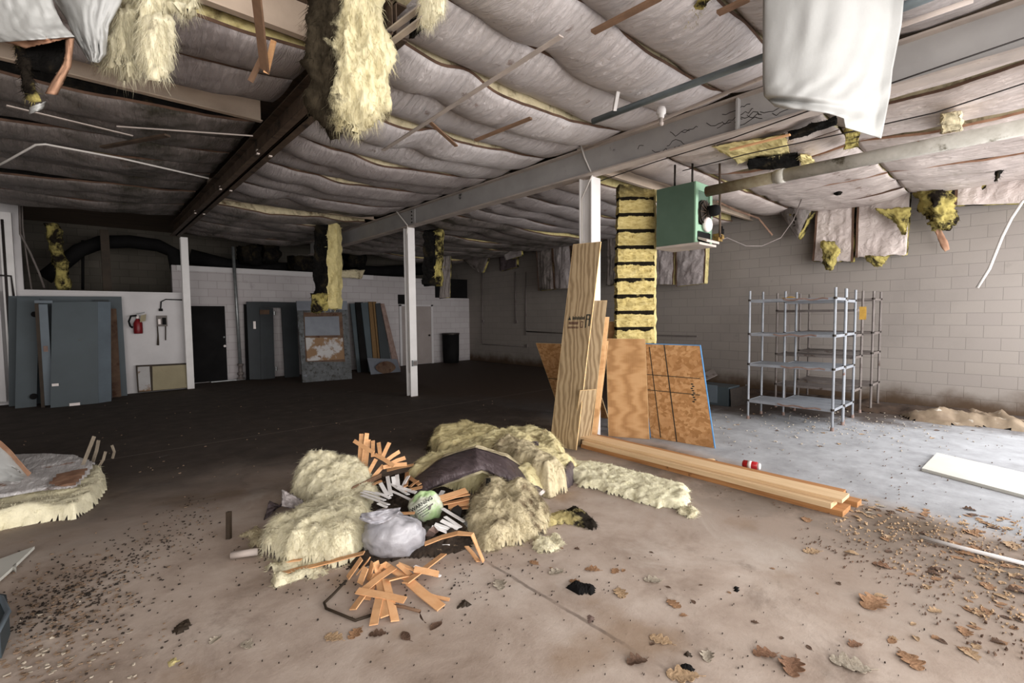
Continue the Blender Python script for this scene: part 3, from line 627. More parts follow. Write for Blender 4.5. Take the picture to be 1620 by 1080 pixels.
tag(obj('heater_cable', MB().tube([(hx1+.08, hy0-.1, hz0+.08), PX(1150, 376, 7.2), PX(1180, 389, 7.6), PX(1205, 389, 8), PX(1235, 376, 8.4), PX(1255, 348, 8.8), PX(1268, 315, 9.2)], .008, 8), 'shelf_dark', smooth=True), 'slack cable looping right from the green heater', 'cable')
tag(obj('torn_strap', MB().strip([PX(1134, 318, 8), PX(1165, 333, 8.4), PX(1200, 345, 8.8), PX(1222, 372, 9)], .03, .004, (0, 0, 1)), 'kraft_dark'), 'torn brown strip hanging right of the heater', 'strap')
# ------------------------------------------------------------------ hanging pieces
def hang(name, label, cat, quad, th, body, front=None, seed=0, nu=12, nv=24, nw=4, amp=.03, fr=4, rag=.0, tuf=0, tl=.05, bulge=0., group=None, top=None, edges=None, flip=1, wmax=1.0, pinch=0.):
    """quad: TL, TR, BR, BL in the place; thickness grows away from the viewer"""
    TL, TR, BR, BL = [V(q) for q in quad]; n = (TR-TL).cross(BL-TL).normalized()
    if n.dot(CO-TL) > 0: n = -n
    n *= flip
    def Q(u, v):
        vv = v*(1+rag*fb((u*4, seed, 1), 1, seed, 3)*(v > .5))
        a = TL.lerp(TR, u); b = BL.lerp(BR, u); p = a.lerp(b, vv)
        return p-n*bulge*math.sin(math.pi*u)*math.sin(math.pi*min(v, 1)*.9)
    def P(u, v, w):
        e = 1-.35*abs(2*u-1)**6-.25*abs(2*v-1)**8
        return Q(.5+(u-.5)*(1-pinch*v*v), v)+n*th*(.5+(w-.5)*e)
    t = thing(name, label, cat, (TL+TR+BL+BR)/4, group) if front else None
    mb = MB().grid3(P, nu, nv, nw).fuzz(amp, fr, seed)
    if tuf: mb.tufts(tuf*3, tl*.7, seed, .7, .002)
    o = obj('wool', mb, body, t, smooth=True) if t else tag(obj(name, mb, body, smooth=True), label, cat, group)
    if front:
        if tuf: pass
        k = lambda u, v: Q(u*wmax, v)-n*(.012+.02*nz((u*3, v*4, seed), 1.3, seed)+.02*nz((u*9+v*2, v*3, seed), 1, seed))*1.0-n*amp*.5
        obj('facing', MB().sheet(k, nu*2, nv*2, .005), front, t, smooth=True)
        if edges:
            for uu in edges: obj('paper_edge', MB().strip([k(uu, i/20)-n*.004 for i in range(21)], .035, .004, (TR-TL)), 'kraft_dark', t)
    return t or o
def q_d(a, b, c, d, dep):
    dd = dep if isinstance(dep, (list, tuple)) else [dep]*4
    return [PD(p[0], p[1], z) for p, z in zip((a, b, c, d), dd)]
# banded yellow batt at the column
TL, TR, BR, BL = q_d((979, 292), (1034, 300), (1034, 562), (974, 566), 6.75)
t = thing('hanging_batt', 'long banded yellow batt hanging beside the boarded column', 'insulation', (TL+BR)/2)
def m_band():
    q = NT('yellow_wool_with_black_bands'); raw = q.co(); sp = q.n('ShaderNodeSeparateXYZ'); q.l(raw, sp.inputs[0])
    f = q.noise(q.co((2, 2, 5)), 5, 8, .7); col = q.ramp(f, [(.3, S(150, 130, 78)), (.5, S(192, 174, 116)), (.75, S(218, 202, 148))])
    z = q.math('ADD', sp.outputs[2], q.math('MULTIPLY', q.noise(raw, 7, 6), .05)); z = q.math('ABSOLUTE', q.math('SUBTRACT', q.math('FRACT', q.math('MULTIPLY', z, 4.35)), .5))
    k = q.math('ADD', q.math('MULTIPLY', q.step(z, .19, .05), 1.0), q.math('MULTIPLY', q.math('SUBTRACT', q.noise(raw, 7, 7), .5), 2.6))
    top = q.step(sp.outputs[2], .9, 1.25)
    col = q.mix(q.math('MAXIMUM', q.step(k, .45, .72), q.math('MULTIPLY', top, q.step(q.noise(raw, 4, 6), .3, .5))), col, S(30, 26, 20))
    return q.out(col, 1, q.bump(q.noise(q.co((1, 1, 2)), 30, 8, .75), .6, .03), 0, .05)
n = (TR-TL).cross(BL-TL).normalized(); n = n if n.dot(CO-TL) < 0 else -n
def Pb(u, v, w):
    p = TL.lerp(TR, u).lerp(BL.lerp(BR, u), v); s = .5+.5*math.cos(2*math.pi*(v*11.2+.12*nz((u*3, v*3, 2))))
    return p+n*(.16*w-(.035*s**.6)*(w < .01))
obj('wool', MB().grid3(Pb, 12, 120, 2).fuzz(.02, 9, 3).tufts(500, .035, 4), m_band(), t)
obj('cut_edge', MB().grid3(lambda u, v, w: TR.lerp(BR, v)+(TR-TL).normalized()*(.005+.035*u+.012*nz((v*9, 1, 1)))+n*.15*w, 2, 50, 3).fuzz(.012, 12, 5), 'wool', t)
obj('paper_edge', MB().strip([TR.lerp(BR, i/20)+(TR-TL).normalized()*.05+n*.15+V((0, 0, 0)) for i in range(21)], .02, .004, n), 'kraft', t)
# dark batt with a yellow edge in front of the leaning notice panel, and its neighbour by the lone column
def dark_batt(label, quad, dep, seed, split, bw):
    a, b, c, d = quad; e = (c[0]-d[0])*split
    Q4 = q_d(a, (a[0]+(b[0]-a[0])*split, b[1]), (d[0]+e, c[1]), d, dep); Y4 = q_d((a[0]+(b[0]-a[0])*split-1, b[1]), b, c, (d[0]+e-1, c[1]), dep)
    t = thing('hanging_batt', label, 'insulation', (Q4[0]+Q4[2])/2)
    for q4, nm, mm, s in ((Q4, 'dark_face', 'wool_black', 1), (Y4, 'yellow_edge', bw, 2)):
        TL, TR, BR, BL = q4; n = -(TR-TL).cross(BL-TL).normalized(); n = n if n.dot(CO-TL) < 0 else -n
        def P(u, v, w):
            p = TL.lerp(TR, u).lerp(BL.lerp(BR, u), v); r2 = max(0, (.1-v)/.1)
            return p+n*(.3*w+.2*r2*r2)-(TR-TL)*0-V((0, 0, 0))+(TL-TR)*.12*fb((v*5, seed, s), 1, seed)*(1-u)
        obj(nm, MB().grid3(P, 6, 40, 3).fuzz(.035, 5, seed+s).tufts(120, .05, seed), mm, t)
    return t
t = dark_batt('black mouldy batt with yellow edge hanging before the notice panel', ((498, 336), (533, 338), (534, 488), (496, 470)), 10.6, 5, .58, 'wool')
obj('curled_end', MB().grid3(lambda u, v, w: PD(494+24*u, 466+26*v, 10.5+.3*w), 6, 6, 4).fuzz(.08, 4, 3).tufts(80, .05, 2), 'wool_mould', t)
obj('top_flap', MB().grid3(lambda u, v, w: PD(521+45*u, 333+4*u+8*v*(1-u*.7), 10.6+.25*w), 8, 3, 3).fuzz(.02, 5, 3), 'wool', t)
dark_batt('black batt with ragged yellow edge hanging right of the lone column', ((671, 359), (699, 359), (697, 450), (667, 450)), 10.2, 9, .68, 'wool_mould')
hang('hanging_batt', 'grey faced batt hanging behind the ragged black one in the far corner', 'insulation', q_d((699, 406), (713, 404), (712, 470), (695, 472), 13.3), .18, 'wool_mould', 'face_dark', 4, amp=.02)
hang('hanging_batt', 'yellow wool hank drooping in the loft opening', 'insulation', [PY(70, 352, 14.6), PY(92, 352, 14.6), PY(112, 456, 14.4), PY(92, 458, 14.4)], .25, 'wool_mould', None, 6, amp=.06, tuf=150)
hang('insulation_scrap', 'yellow wool strip sticking out above the back wall ledge', 'insulation', [PY(534, 428, 14.3), PY(578, 427, 14.3), PY(573, 441, 14.2), PY(534, 438, 14.3)], .15, 'wool_dirty', None, 8, nv=6, amp=.04, tuf=40)
# right wall, blankets that slid off (each one hangs against the wall)
XW = 10.66
def wq(a, b, c, d, X=XW): return [PX(p[0], p[1], X) for p in (a, b, c, d)]
hang('wall_blanket', 'stained white wall blanket above the shelving, torn at its lower left', 'insulation blanket', wq((1293, 322), (1352, 308), (1350, 413), (1286, 414)), .14, 'wool_mould', 'face_pink', 21, rag=.03, amp=.02, tuf=150, edges=(.02, .98))
hang('wall_blanket', 'stained white wall blanket with a torn right edge above the shelving', 'insulation blanket', wq((1357, 307), (1441, 292), (1434, 403), (1354, 409)), .14, 'wool_mould', 'face_pink', 22, rag=.03, amp=.02, tuf=150, edges=(.02,))
hang('wall_blanket', 'white rust-spotted wall blanket at the extreme right', 'insulation blanket', wq((1513, 256), (1634, 236), (1632, 321), (1510, 325)), .1, 'wool_mould', 'face_pink', 23, amp=.015, edges=(.02,))
def scrap(label, pts, X, th, m_, seed, tuf=120, amp=.06, fr=5, nm='insulation_scrap', nu=22, nv=26):
    """ragged clump: pts = [(left px, right px, y)] rows from top to bottom"""
    def P(u, v, w):
        f = v*(len(pts)-1); i = min(int(f), len(pts)-2); g = f-i
        a, b, y = [pts[i][k]*(1-g)+pts[i+1][k]*g for k in range(3)]
        return PX(a+(b-a)*u, y, X-th*(1-w)*(1-.6*abs(2*u-1)**2))
    mb = MB().grid3(P, nu, nv, 4).fuzz(amp, fr, seed)
    mb.fuzz(amp*.5, 16, seed+3, 3)
    if tuf: mb.tufts(tuf*3, .04, seed, .8, .002)
    return tag(obj(nm, mb, m_, smooth=True), label, 'insulation')
scrap('big mouldy yellow clump hanging between the white wall blankets', [(1444, 1500, 286), (1450, 1506, 306), (1456, 1510, 330), (1470, 1512, 350), (1478, 1500, 362)], 10.6, .3, 'wool_mould', 31, 260, .08)
hang('kraft_scrap', 'brown paper tail hanging below the big mouldy clump', 'paper', wq((1470, 350), (1484, 352), (1502, 394), (1495, 398)), .01, 'kraft', None, 33, amp=.03, nv=10, nu=4)
scrap('green mouldy tear on the torn right wall blanket', [(1386, 1440, 330), (1398, 1438, 340), (1420, 1437, 356), (1426, 1434, 372)], 10.45, .06, 'wool_mould', 34, 100, .04)
scrap('mouldy yellow tear at the lower left of the wall blanket', [(1300, 1318, 383), (1300, 1330, 395), (1302, 1322, 408), (1308, 1316, 425)], 10.45, .06, 'wool_mould', 35, 100, .04)
scrap('mouldy fringe below the torn right wall blanket', [(1370, 1408, 405), (1374, 1402, 413), (1386, 1394, 420)], 10.5, .06, 'wool_mould', 36, 60, .03)
scrap('dark wedge of torn wool hanging at the right end of the weathered pipe', [(1556, 1622, 226), (1566, 1616, 240), (1572, 1590, 264), (1574, 1577, 286)], 9.4, .2, 'wool_black', 37, 120, .05)
scrap('yellow wool poking from behind the right end of the weathered pipe', [(1590, 1640, 220), (1592, 1640, 232)], 9.3, .15, 'wool', 38, 60, .03, nv=4)
scrap('dark curl of torn facing under the middle of the weathered pipe', [(1314, 1338, 287), (1318, 1334, 296), (1322, 1328, 306)], 9.2, .1, 'wool_black', 39, 40, .03)
# sagging bag like blankets on the far right wall
for (q, lab, f) in ((((1225, 322), (1292, 315), (1286, 330), (1262, 378)), 'grey bag-like blanket bulging beside the slack cable', 'face_dark'),):
    hang('wall_blanket', lab, 'insulation blanket', wq(*q, X=10.4), .3, 'wool_mould', f, 41, bulge=.15, amp=.02)
for i, (q, lab) in enumerate(((((848, 372), (873, 366), (878, 457), (853, 460)), 'dark faced wall blanket left of the tall plywood, first of three'), (((874, 366), (901, 362), (907, 456), (879, 457)), 'dark faced wall blanket left of the tall plywood, second of three'), (((903, 362), (930, 358), (934, 452), (909, 455)), 'dark faced wall blanket left of the tall plywood, third of three'))):
    hang('wall_blanket', lab, 'insulation blanket', wq(*q, X=10.3), .18, 'wool_mould', 'face_grey' if i else 'face_dark', 44+i, bulge=.05, amp=.02, edges=(.02, .98), group='dark wall blankets behind the tall plywood')
for i, (q, lab) in enumerate(((((1030, 386), (1068, 386), (1065, 450), (1036, 450)), 'grey wall blanket below the heater, left one'), (((1070, 386), (1118, 384), (1115, 448), (1070, 453)), 'grey wall blanket below the heater, right one with yellow edge'))):
    hang('wall_blanket', lab, 'insulation blanket', wq(*q, X=10.3), .18, 'wool', 'face_grey', 48+i, bulge=.05, amp=.015, edges=(.02, .98) if i else (.98,), group='wall blankets below the heater')
hang('wall_blanket', 'dark blanket hanging between the white column and the banded batt', 'insulation blanket', wq((962, 360), (982, 358), (982, 448), (960, 452), X=10.3), .15, 'wool_mould', 'face_dark', 51, amp=.02)
hang('wall_blanket', 'pale triangular flap sagging off the far right wall', 'insulation blanket', wq((731, 409), (773, 408), (764, 431), (756, 431), X=10.0), .08, 'wool_mould', 'face_dark', 52, nu=8, nv=10, amp=.01)
hang('wall_blanket', 'square grey faced flap hanging in the far right corner', 'insulation blanket', wq((794, 388), (822, 384), (826, 404), (800, 412), X=9.9), .08, 'wool_mould', 'face_grey', 53, nu=8, nv=8, amp=.01)
hang('wall_blanket', 'dark blanket corner behind the square grey flap', 'insulation blanket', wq((790, 398), (818, 400), (818, 422), (792, 429), X=10.5), .1, 'wool_mould', 'face_black', 54, nu=8, nv=8, amp=.01)
# torn strips in the right bay ceiling
def ceil_patch(label, pts, z, th, m_, seed, nm='insulation_scrap', amp=.03, tuf=60):
    def P(u, v, w):
        a, b, c, d = pts; x = (a[0]*(1-u)+b[0]*u)*(1-v)+(d[0]*(1-u)+c[0]*u)*v; y = (a[1]*(1-u)+b[1]*u)*(1-v)+(d[1]*(1-u)+c[1]*u)*v
        return PA(x, y, 2, z+th*w)
    mb = MB().grid3(P, 16, 8, 2).fuzz(amp, 5, seed)
    if tuf: mb.tufts(tuf*2, .03, seed, .5, .002)
    return tag(obj(nm, mb, m_), label, 'insulation')
ceil_patch('exposed yellow wool patch in the ceiling above the pipe', ((1126, 232), (1242, 212), (1248, 242), (1168, 256)), 3.52, .08, 'wool', 61)
ceil_patch('black burnt wool strip below the yellow ceiling patch', ((1185, 252), (1262, 240), (1264, 264), (1184, 268)), 3.5, .05, 'wool_black', 62)
ceil_patch('black wool strip between the hanging white sheet and the yellow patch', ((1248, 210), (1322, 186), (1322, 196), (1250, 220)), 3.52, .05, 'wool_black', 63)
ceil_patch('small yellow wool patch just under the hanging white sheet', ((1338, 200), (1362, 206), (1358, 232), (1336, 236)), 3.5, .08, 'wool_mould', 64)
ceil_patch('yellow wool tuft touching the pipe below the black strip', ((1266, 244), (1280, 248), (1292, 258), (1268, 264)), 3.48, .08, 'wool', 65)
ceil_patch('grey torn facing clump in the ceiling right of the white sheet', ((1488, 180), (1520, 176), (1522, 206), (1490, 210)), 3.45, .12, 'wool_dirty', 66)
ceil_patch('mouldy dark tear in the white ceiling facing above the laths', ((1082, 36), (1104, 0), (1128, -6), (1100, 34)), 3.72, .06, 'wool_mould', 67)
ceil_patch('dark wool tear beside the small hanging yellow tuft', ((652, 30), (676, 12), (676, 40), (650, 60)), 3.72, .06, 'wool_black', 68)
tag(obj('wooden_lath', MB().bar(PA(1155, 237, 2, 3.46), PA(1250, 213, 2, 3.46), .04, .015), 'lath'), 'orange lath lying over the exposed yellow ceiling patch', 'lath')
# hanging white sheet at upper right
def sheetP(u, v):
    L = [(1208, -70), (1207, 60), (1207, 130), (1209, 152), (1226, 168), (1240, 172)]; R_ = [(1436, -70), (1426, 40), (1412, 110), (1408, 150), (1400, 190), (1394, 219)]
    f = v*5; i = min(int(f), 4); g = f-i
    a = [L[i][k]*(1-g)+L[i+1][k]*g for k in (0, 1)]; b = [R_[i][k]*(1-g)+R_[i+1][k]*g for k in (0, 1)]
    x = a[0]+(b[0]-a[0])*u; y = a[1]+(b[1]-a[1])*u
    if v > .8: y -= (v-.8)/.2*18*math.sin(math.pi*u)*(u < .62)*.8
    d = 2.95-.16*math.sin(math.pi*min(1, u*1.1))**.7+.016*nz((u*4, v*3, 1), 1.2)+.014*nz((u*9+v*3, v*6, 2), 1)+.06*math.exp(-((v-.66-.12*u)/.05)**2)*(1-u)
    return PD(x, y, d)
tag(obj('plastic_sheet', MB().sheet(sheetP, 60, 70, .004), 'sheet_white', smooth=True), 'large white plastic sheet hanging from the ceiling at upper right', 'plastic sheet')
def sheetQ(u, v):
    x = 1222+(1300-1222)*u; y0 = 150-28*math.sin(math.pi*u*.6); y = y0+(172-y0)*v
    return PD(x, y, 2.82-.05*math.sin(math.pi*v)+.02*nz((u*5, v*5, 3)))
# torn facing and wool at upper left
DL = 2.3
t = thing('torn_batt', 'torn white faced batt hanging at the upper left corner', 'insulation', PD(50, 20, DL))
def tq(L, R_, d0, sd, wr=.02):
    def P(u, v):
        f = v*(len(L)-1); i = min(int(f), len(L)-2); g = f-i
        a = [L[i][k]*(1-g)+L[i+1][k]*g for k in (0, 1)]; b = [R_[i][k]*(1-g)+R_[i+1][k]*g for k in (0, 1)]
        return PD(a[0]+(b[0]-a[0])*u, a[1]+(b[1]-a[1])*u, d0-.06*math.sin(math.pi*u)+wr*fb((u*4+sd, v*2, sd), 1.3, sd, 3)+wr*.6*nz((u*14, v*3, sd), 1, sd))
    return P
obj('facing', MB().sheet(tq([(-40, -80), (-40, 0), (-30, 50), (0, 67)], [(60, -80), (85, 10), (100, 40), (118, 58)], DL, 1), 30, 30, .005), 'sheet_white', t, smooth=True)
obj('kraft_back', MB().sheet(tq([(6, 66), (22, 70), (40, 76)], [(104, 44), (112, 52), (118, 58)], DL+.02, 2), 20, 8, .005), 'kraft', t, smooth=True)
obj('mouldy_wool', MB().grid3(lambda u, v, w: PD(30+80*u-10*v*(u-.5), 68-14*u+(38+14*math.sin(3*u))*v*(1-.5*abs(2*u-1)**3), DL+.06+.1*w), 14, 12, 3).fuzz(.025, 8, 3).tufts(500, .025, 2, .6, .0014), 'wool_black', t, smooth=True)
obj('wool_strand', MB().grid3(lambda u, v, w: PD(24+14*u+20*v+(1-v)*3*u, 70+86*v, DL+.05+.05*w), 4, 20, 2).fuzz(.02, 12, 4).tufts(400, .025, 5, 1.0, .0014), 'wool_mould', t, smooth=True)
obj('kraft_strip', MB().sheet(tq([(104, 62), (104, 84), (98, 105), (82, 130), (72, 148)], [(117, 60), (114, 86), (112, 105), (100, 130), (90, 150)], DL+.03, 4, .015), 6, 24, .005), 'kraft', t, smooth=True)
tag(obj('facing_scrap', MB().sheet(tq([(47, 170), (46, 181)], [(72, 160), (68, 172)], 2.4, 5, .01), 6, 6, .004).tube([PD(58, 166, 2.4), PD(58, 150, 2.36)], .002, 5), 'sheet_white', smooth=True), 'small white scrap dangling below the torn batt at upper left', 'scrap')
tag(obj('torn_facing', MB().sheet(tq([(70, -80), (84, 0), (105, 30), (118, 60), (130, 80), (142, 98)], [(200, -80), (192, 4), (172, 40), (170, 60), (168, 85), (156, 99)], 2.5, 7, .022), 30, 36, .005), 'sheet_white', smooth=True), 'torn white facing sheet hanging left of the loose yellow wool', 'plastic sheet')
t = thing('hanging_wool', 'loose pale yellow wool hanging in shreds at upper left', 'insulation', PD(210, 60, 2.7))
for i, (a, b, y0, y1, c, d, dd) in enumerate(((180, 262, -60, 60, 200, 262, 2.7), (176, 212, 20, 118, 172, 200, 2.68), (190, 226, 30, 140, 192, 214, 2.72), (214, 268, 30, 128, 224, 268, 2.66), (236, 300, -40, 26, 240, 310, 2.8), (160, 186, 60, 112, 158, 182, 2.7))):
    obj('wool_hank', MB().grid3(lambda u, v, w: PD((a+(b-a)*u)*(1-v)+(c+(d-c)*u)*v, y0+(y1-y0)*v*(.8+.3*nz((u*5, i, 0), 1.2, i)), dd-.05*math.sin(math.pi*u)+.12*w), 22, 40, 3).fuzz(.05, 7, i, 6, (1, 1, .35)).fuzz(.014, 30, i+2, 3, (1, 1, .35)).tufts(1500, .05, i, 1.7, .0014), 'wool_pale', t, smooth=True)
t = thing('hanging_batt', 'big half-black mouldy batt hanging in the upper middle', 'insulation', PD(555, 100, 3.1))
mm = wool('half_black_wool', S(196, 182, 134), S(228, 218, 180), S(48, 42, 33), .42, .58, (-1.3, 1.3, .06, -.08), (1, 1, .5), 5)
def HB(u, v, w):
    L = [(506, -80), (500, 20), (494, 65), (504, 100), (503, 165), (526, 206)]; R_ = [(600, -80), (598, 10), (608, 55), (615, 100), (614, 165), (586, 190)]
    f = v*5; i = min(int(f), 4); g = f-i
    a = [L[i][k]*(1-g)+L[i+1][k]*g for k in (0, 1)]; b = [R_[i][k]*(1-g)+R_[i+1][k]*g for k in (0, 1)]
    rg = (1+.12*fb((u*6, 3, 1), 1, 4)*(v > .7)*(v-.7)/.3)
    return PD(a[0]+(b[0]-a[0])*u, (a[1]+(b[1]-a[1])*u)*rg, 3.1-.1*math.sin(math.pi*u)**.6+.22*w)
obj('wool', MB().grid3(HB, 40, 84, 5).fuzz(.085, 6, 8, 6, (1, 1, .4)).fuzz(.02, 28, 4, 3, (1, 1, .4)).tufts(6000, .05, 3, 1.6, .0016), mm, t, smooth=True)
obj('facing', MB().sheet(tq([(586, -60), (588, 8), (594, 50), (610, 90)], [(602, -60), (602, 20), (606, 50), (617, 88)], 3.25, 9, .02), 8, 30, .005), 'face_pink', t, smooth=True)
tag(obj('hanging_wool', MB().grid3(lambda u, v, w: PD(663+42*u-6*v*(u-.4), -40+(74+10*math.sin(u*5))*v, 2.9-.04*math.sin(math.pi*u)+.12*w), 14, 20, 3).fuzz(.02, 9, 5, 5, (1, 1, .4)).tufts(1500, .04, 7, 1.6, .0014), 'wool_pale', smooth=True), 'small pale yellow wool tuft hanging at the top beside the angle bars', 'insulation')
tag(obj('hanging_cable', MB().tube([PX(1640, 306, 9.0), PX(1618, 318, 9.0), PX(1600, 345, 9.0), PX(1585, 375, 9.0), PX(1565, 425, 9.0), PX(1546, 455, 9.0)], .018, 8), 'cable', smooth=True), 'white cable dangling in front of the block wall at far right', 'cable')
# conduits on the far part of the right wall
def wconduit(label, pts, X=10.87, r=.018, m_='shelf_dark', nm='wall_conduit'): return tag(obj(nm, MB().tube([PX(x, y, X) for x, y in pts], r, 8), m_, smooth=True), label, 'conduit')
wconduit('wall conduit running down then right along the far right wall', [(763, 432), (763, 508), (763, 544), (830, 547)])
wconduit('short vertical wall conduit ending in a small box', [(815, 430), (816, 508)])
wconduit('third vertical wall conduit left of the dark blankets', [(832, 430), (832, 530)])
wconduit('horizontal raceway on the wall above the left board', [(832, 524), (890, 527)], m_='block_dim')
for (x, y, lab) in ((763, 508, 'small box on the conduit nearest the corner'), (816, 509, 'small box at the end of the short conduit'), (832, 547, 'small box at the end of the lower conduit')):
    tag(obj('conduit_box', MB().para(PX(x, y, 10.85)-V((0, .05, .05)), (.06, 0, 0), (0, .1, 0), (0, 0, .1)), 'shelf_dark'), lab, 'junction box')
tag(obj('wall_raceway', MB().box(10.86, 10.9, PX(1103, 530, 10.88).y, PX(1036, 530, 10.88).y, PX(1070, 531, 10.88).z-.015, PX(1070, 531, 10.88).z+.015), 'shelf_dark'), 'dark horizontal raceway on the block wall behind the chip board', 'conduit')
# ------------------------------------------------------------------ boards leaning on the column
def shear(t, only=None):
    for ch in ([only] if only else t.children):
        for v in ch.data.vertices: v.co.x += t['shr']*v.co.z
def board(name, label, BL, BR, TL, th, m_, cat='board', group=None, edge=None, toward=True):
    """board standing on BL-BR with its top-left at TL; thickness goes away from the viewer"""
    BL, BR, TL = V(BL), V(BR), V(TL); m_x = frame(BL, BR-BL, TL-BL); w = (BR-BL).length; up = m_x.col[2].to_3d(); h = (TL-BL).dot(up)
    y = m_x.col[1].to_3d(); s = 1 if y.dot(BL-CO) > 0 else -1
    y0, y1 = (0, th) if s > 0 else (-th, 0)
    zlow = min((BL+y*q).z for q in (y0, y1)); 
    if zlow < 0: m_x.translation = BL+V((0, 0, -zlow))
    t = thing(name, label, cat, group=group, mtx=m_x)
    obj('panel', MB().box(0, w, y0, y1, 0, h), m_, t, local=True)
    e = .012 if edge == 'blue' else .003; shr = (TL-BL).dot(m_x.col[0].to_3d())/h
    obj('edge', MB().box(w, w+e, y0, y1, 0, h).box(-e, 0, y0, y1, 0, h).box(-e, w+e, y0, y1, h, h+e), edge or 'ply_edge', t, local=True)
    t['w'] = w; t['h'] = h; t['s'] = s; t['shr'] = shr
    shear(t)
    return t
def marks(t, name, rects, m_, e=.0015):
    mb = MB(); s = t['s']
    for (x0, x1, z0, z1) in rects:
        a, b = (-e, 0) if s > 0 else (0, e); mb.box(x0, x1, a, b, z0, z1)
    o = obj(name, mb, m_, t, local=True); shear(t, o); return o
t = board('chip_board', 'chip board panel leaning behind the tall plywood on its left', FL(886, 652), FL(962, 662), PD(848, 543, depth(FL(886, 652))-.35), .012, 'osb'); w, h = t['w'], t['h']
marks(t, 'black_lines', [(.0, w, h*.5, h*.5+.012), (w*.52, w*.52+.012, h*.1, h)], 'ink')
t = board('chip_board', 'chip board panel with black grid lines and a blue edge leaning right of the plywood', FL(1030, 692), FL(1130, 709), PD(1012, 544, depth(FL(1030, 692))+.22), .014, 'osb', edge='blue'); w, h = t['w'], t['h']
marks(t, 'black_lines', [(w*.16, w*.16+.012, 0.02, h*.97), (w*.42, w*.42+.014, 0, h), (0, w*.93, h*.665, h*.665+.009), (0, w*.9, h*.5, h*.5+.009)], 'ink')
mb = []; 
for i in range(9): mb.append((w*.78+.012*math.sin(i*2.1), w*.78+.03+.012*math.sin(i*2.1), h*(.6-.022*i), h*(.6-.022*i)+.016))
marks(t, 'stamp', mb, 'ink')
board('plywood_sheet', 'golden plywood sheet leaning right of the white column', FL(963, 690), FL(1027, 695), PD(959, 536, depth(FL(963, 690))+.25), .014, 'ply_gold')
board('wood_offcut', 'narrow wood offcut poking above the golden plywood', FL(962, 676), FL(980, 677), PD(962, 509, depth(FL(962, 676))+.1), .02, 'ply_gold')
# tall strips
zt = depth(FL(871, 706))
board('plywood_strip', 'brown plywood strip leaning on the column behind the tall stamped one', FL(897, 702), FL(934, 704), PD(922, 476, 6.0), .012, 'ply_tall')
board('plywood_strip', 'reddish wood strip leaning against the white column, third from the left', FL(905, 701), FL(942, 699), PD(926, 502, 6.0), .012, 'ply_gold')
board('plywood_strip', 'short orange wood strip leaning nearest the white column', FL(915, 699), FL(944, 694), PD(933, 541, 6.05), .012, 'ply_gold')
board('plywood_strip', 'thin plywood offcut leaning low at the foot of the strips', FL(906, 706), FL(930, 703), PD(918, 618, 5.75), .012, 'ply_tall')
t = board('plywood_strip', 'tall stamped plywood strip leaning foremost against the white column', FL(870, 705), FL(911, 712), PD(907, 387, 5.95), .02, 'ply_tall'); w, h = t['w'], t['h']
zs = h*.63
marks(t, 'stamp', [(w*.3+i*w*.036, w*.3+i*w*.036+w*.026, zs, zs+(.032 if i % 3 else .042)) for i in range(13)]+[(w*.14, w*.24, zs-.006, zs+.01), (w*.16, w*.22, zs+.01, zs+.026), (w*.18, w*.2, zs+.026, zs+.046)], 'ink')
marks(t, 'fine_print', [(w*.18+i*w*.03, w*.18+i*w*.03+w*.02, zs-.06, zs-.025) for i in range(12)]+[(w*.16+i*w*.034, w*.16+i*w*.034+w*.02, zs-.11, zs-.085) for i in range(12)]+[(w*.62, w*.64, zs-.1, zs-.02), (w*.7, w*.72, zs-.1, zs-.02), (w*.62, w*.72, zs-.1, zs-.09), (w*.62, w*.72, zs-.03, zs-.02)], 'ink_brown')
marks(t, 'stamp_box', [(w*.8, w*.96, zs+.0, zs+.012), (w*.8, w*.96, zs+.05, zs+.065), (w*.8, w*.84, zs-.1, zs+.06), (w*.92, w*.96, zs-.08, zs+.06)], 'ink')
# ------------------------------------------------------------------ lumber on the floor
def plank(label, a, b, w, th, z, m_, side=1):
    a, b = V(a), V(b); a.z = b.z = z; d = (b-a).normalized(); s = V((d.y, -d.x, 0))*w*side
    mx = frame(a if side > 0 else a, d.cross(V((0, 0, 1))), V((0, 0, 1)))   # x right, y along? (grain along local y)
    mb = MB().para(a, s, b-a, (0, 0, th))
    inv = mx.inverted(); mb.v = [inv@p for p in mb.v]
    return tag(obj('lumber_plank', mb, m_, mtx=mx), label, 'lumber', 'planks lying by the column foot')
pa, pb = FL(1333, 818), FL(919, 708)
plank('brown plank at the bottom front of the lumber stack', pa, pb, .22, .045, 0, 'pine_dark')
plank('brown plank at the bottom rear of the lumber stack', FL(1356, 803)+V((.0, 0, 0)), FL(932, 695), .12, .045, 0, 'pine_dark')
plank('pale plank on the front of the lumber stack', pa+V((-.01, .08, 0)), pb+V((0, -.02, 0)), .16, .045, .047, 'pine')
plank('wide pale pine plank on top of the lumber stack', pa+V((.06, .02, 0)), pb+V((.05, .1, 0)), .2, .03, .093, 'pine')
plank('narrow weathered plank behind the top pale one', FL(1338, 781, .047), FL(934, 689, .047), .09, .04, .047, 'pine_dark', -1)
tag(obj('wood_splinter', MB().bar(FL(1098, 728, .03), FL(1130, 727, .03), .04, .02), 'pine'), 'short pale splinter lying behind the lumber stack', 'wood')
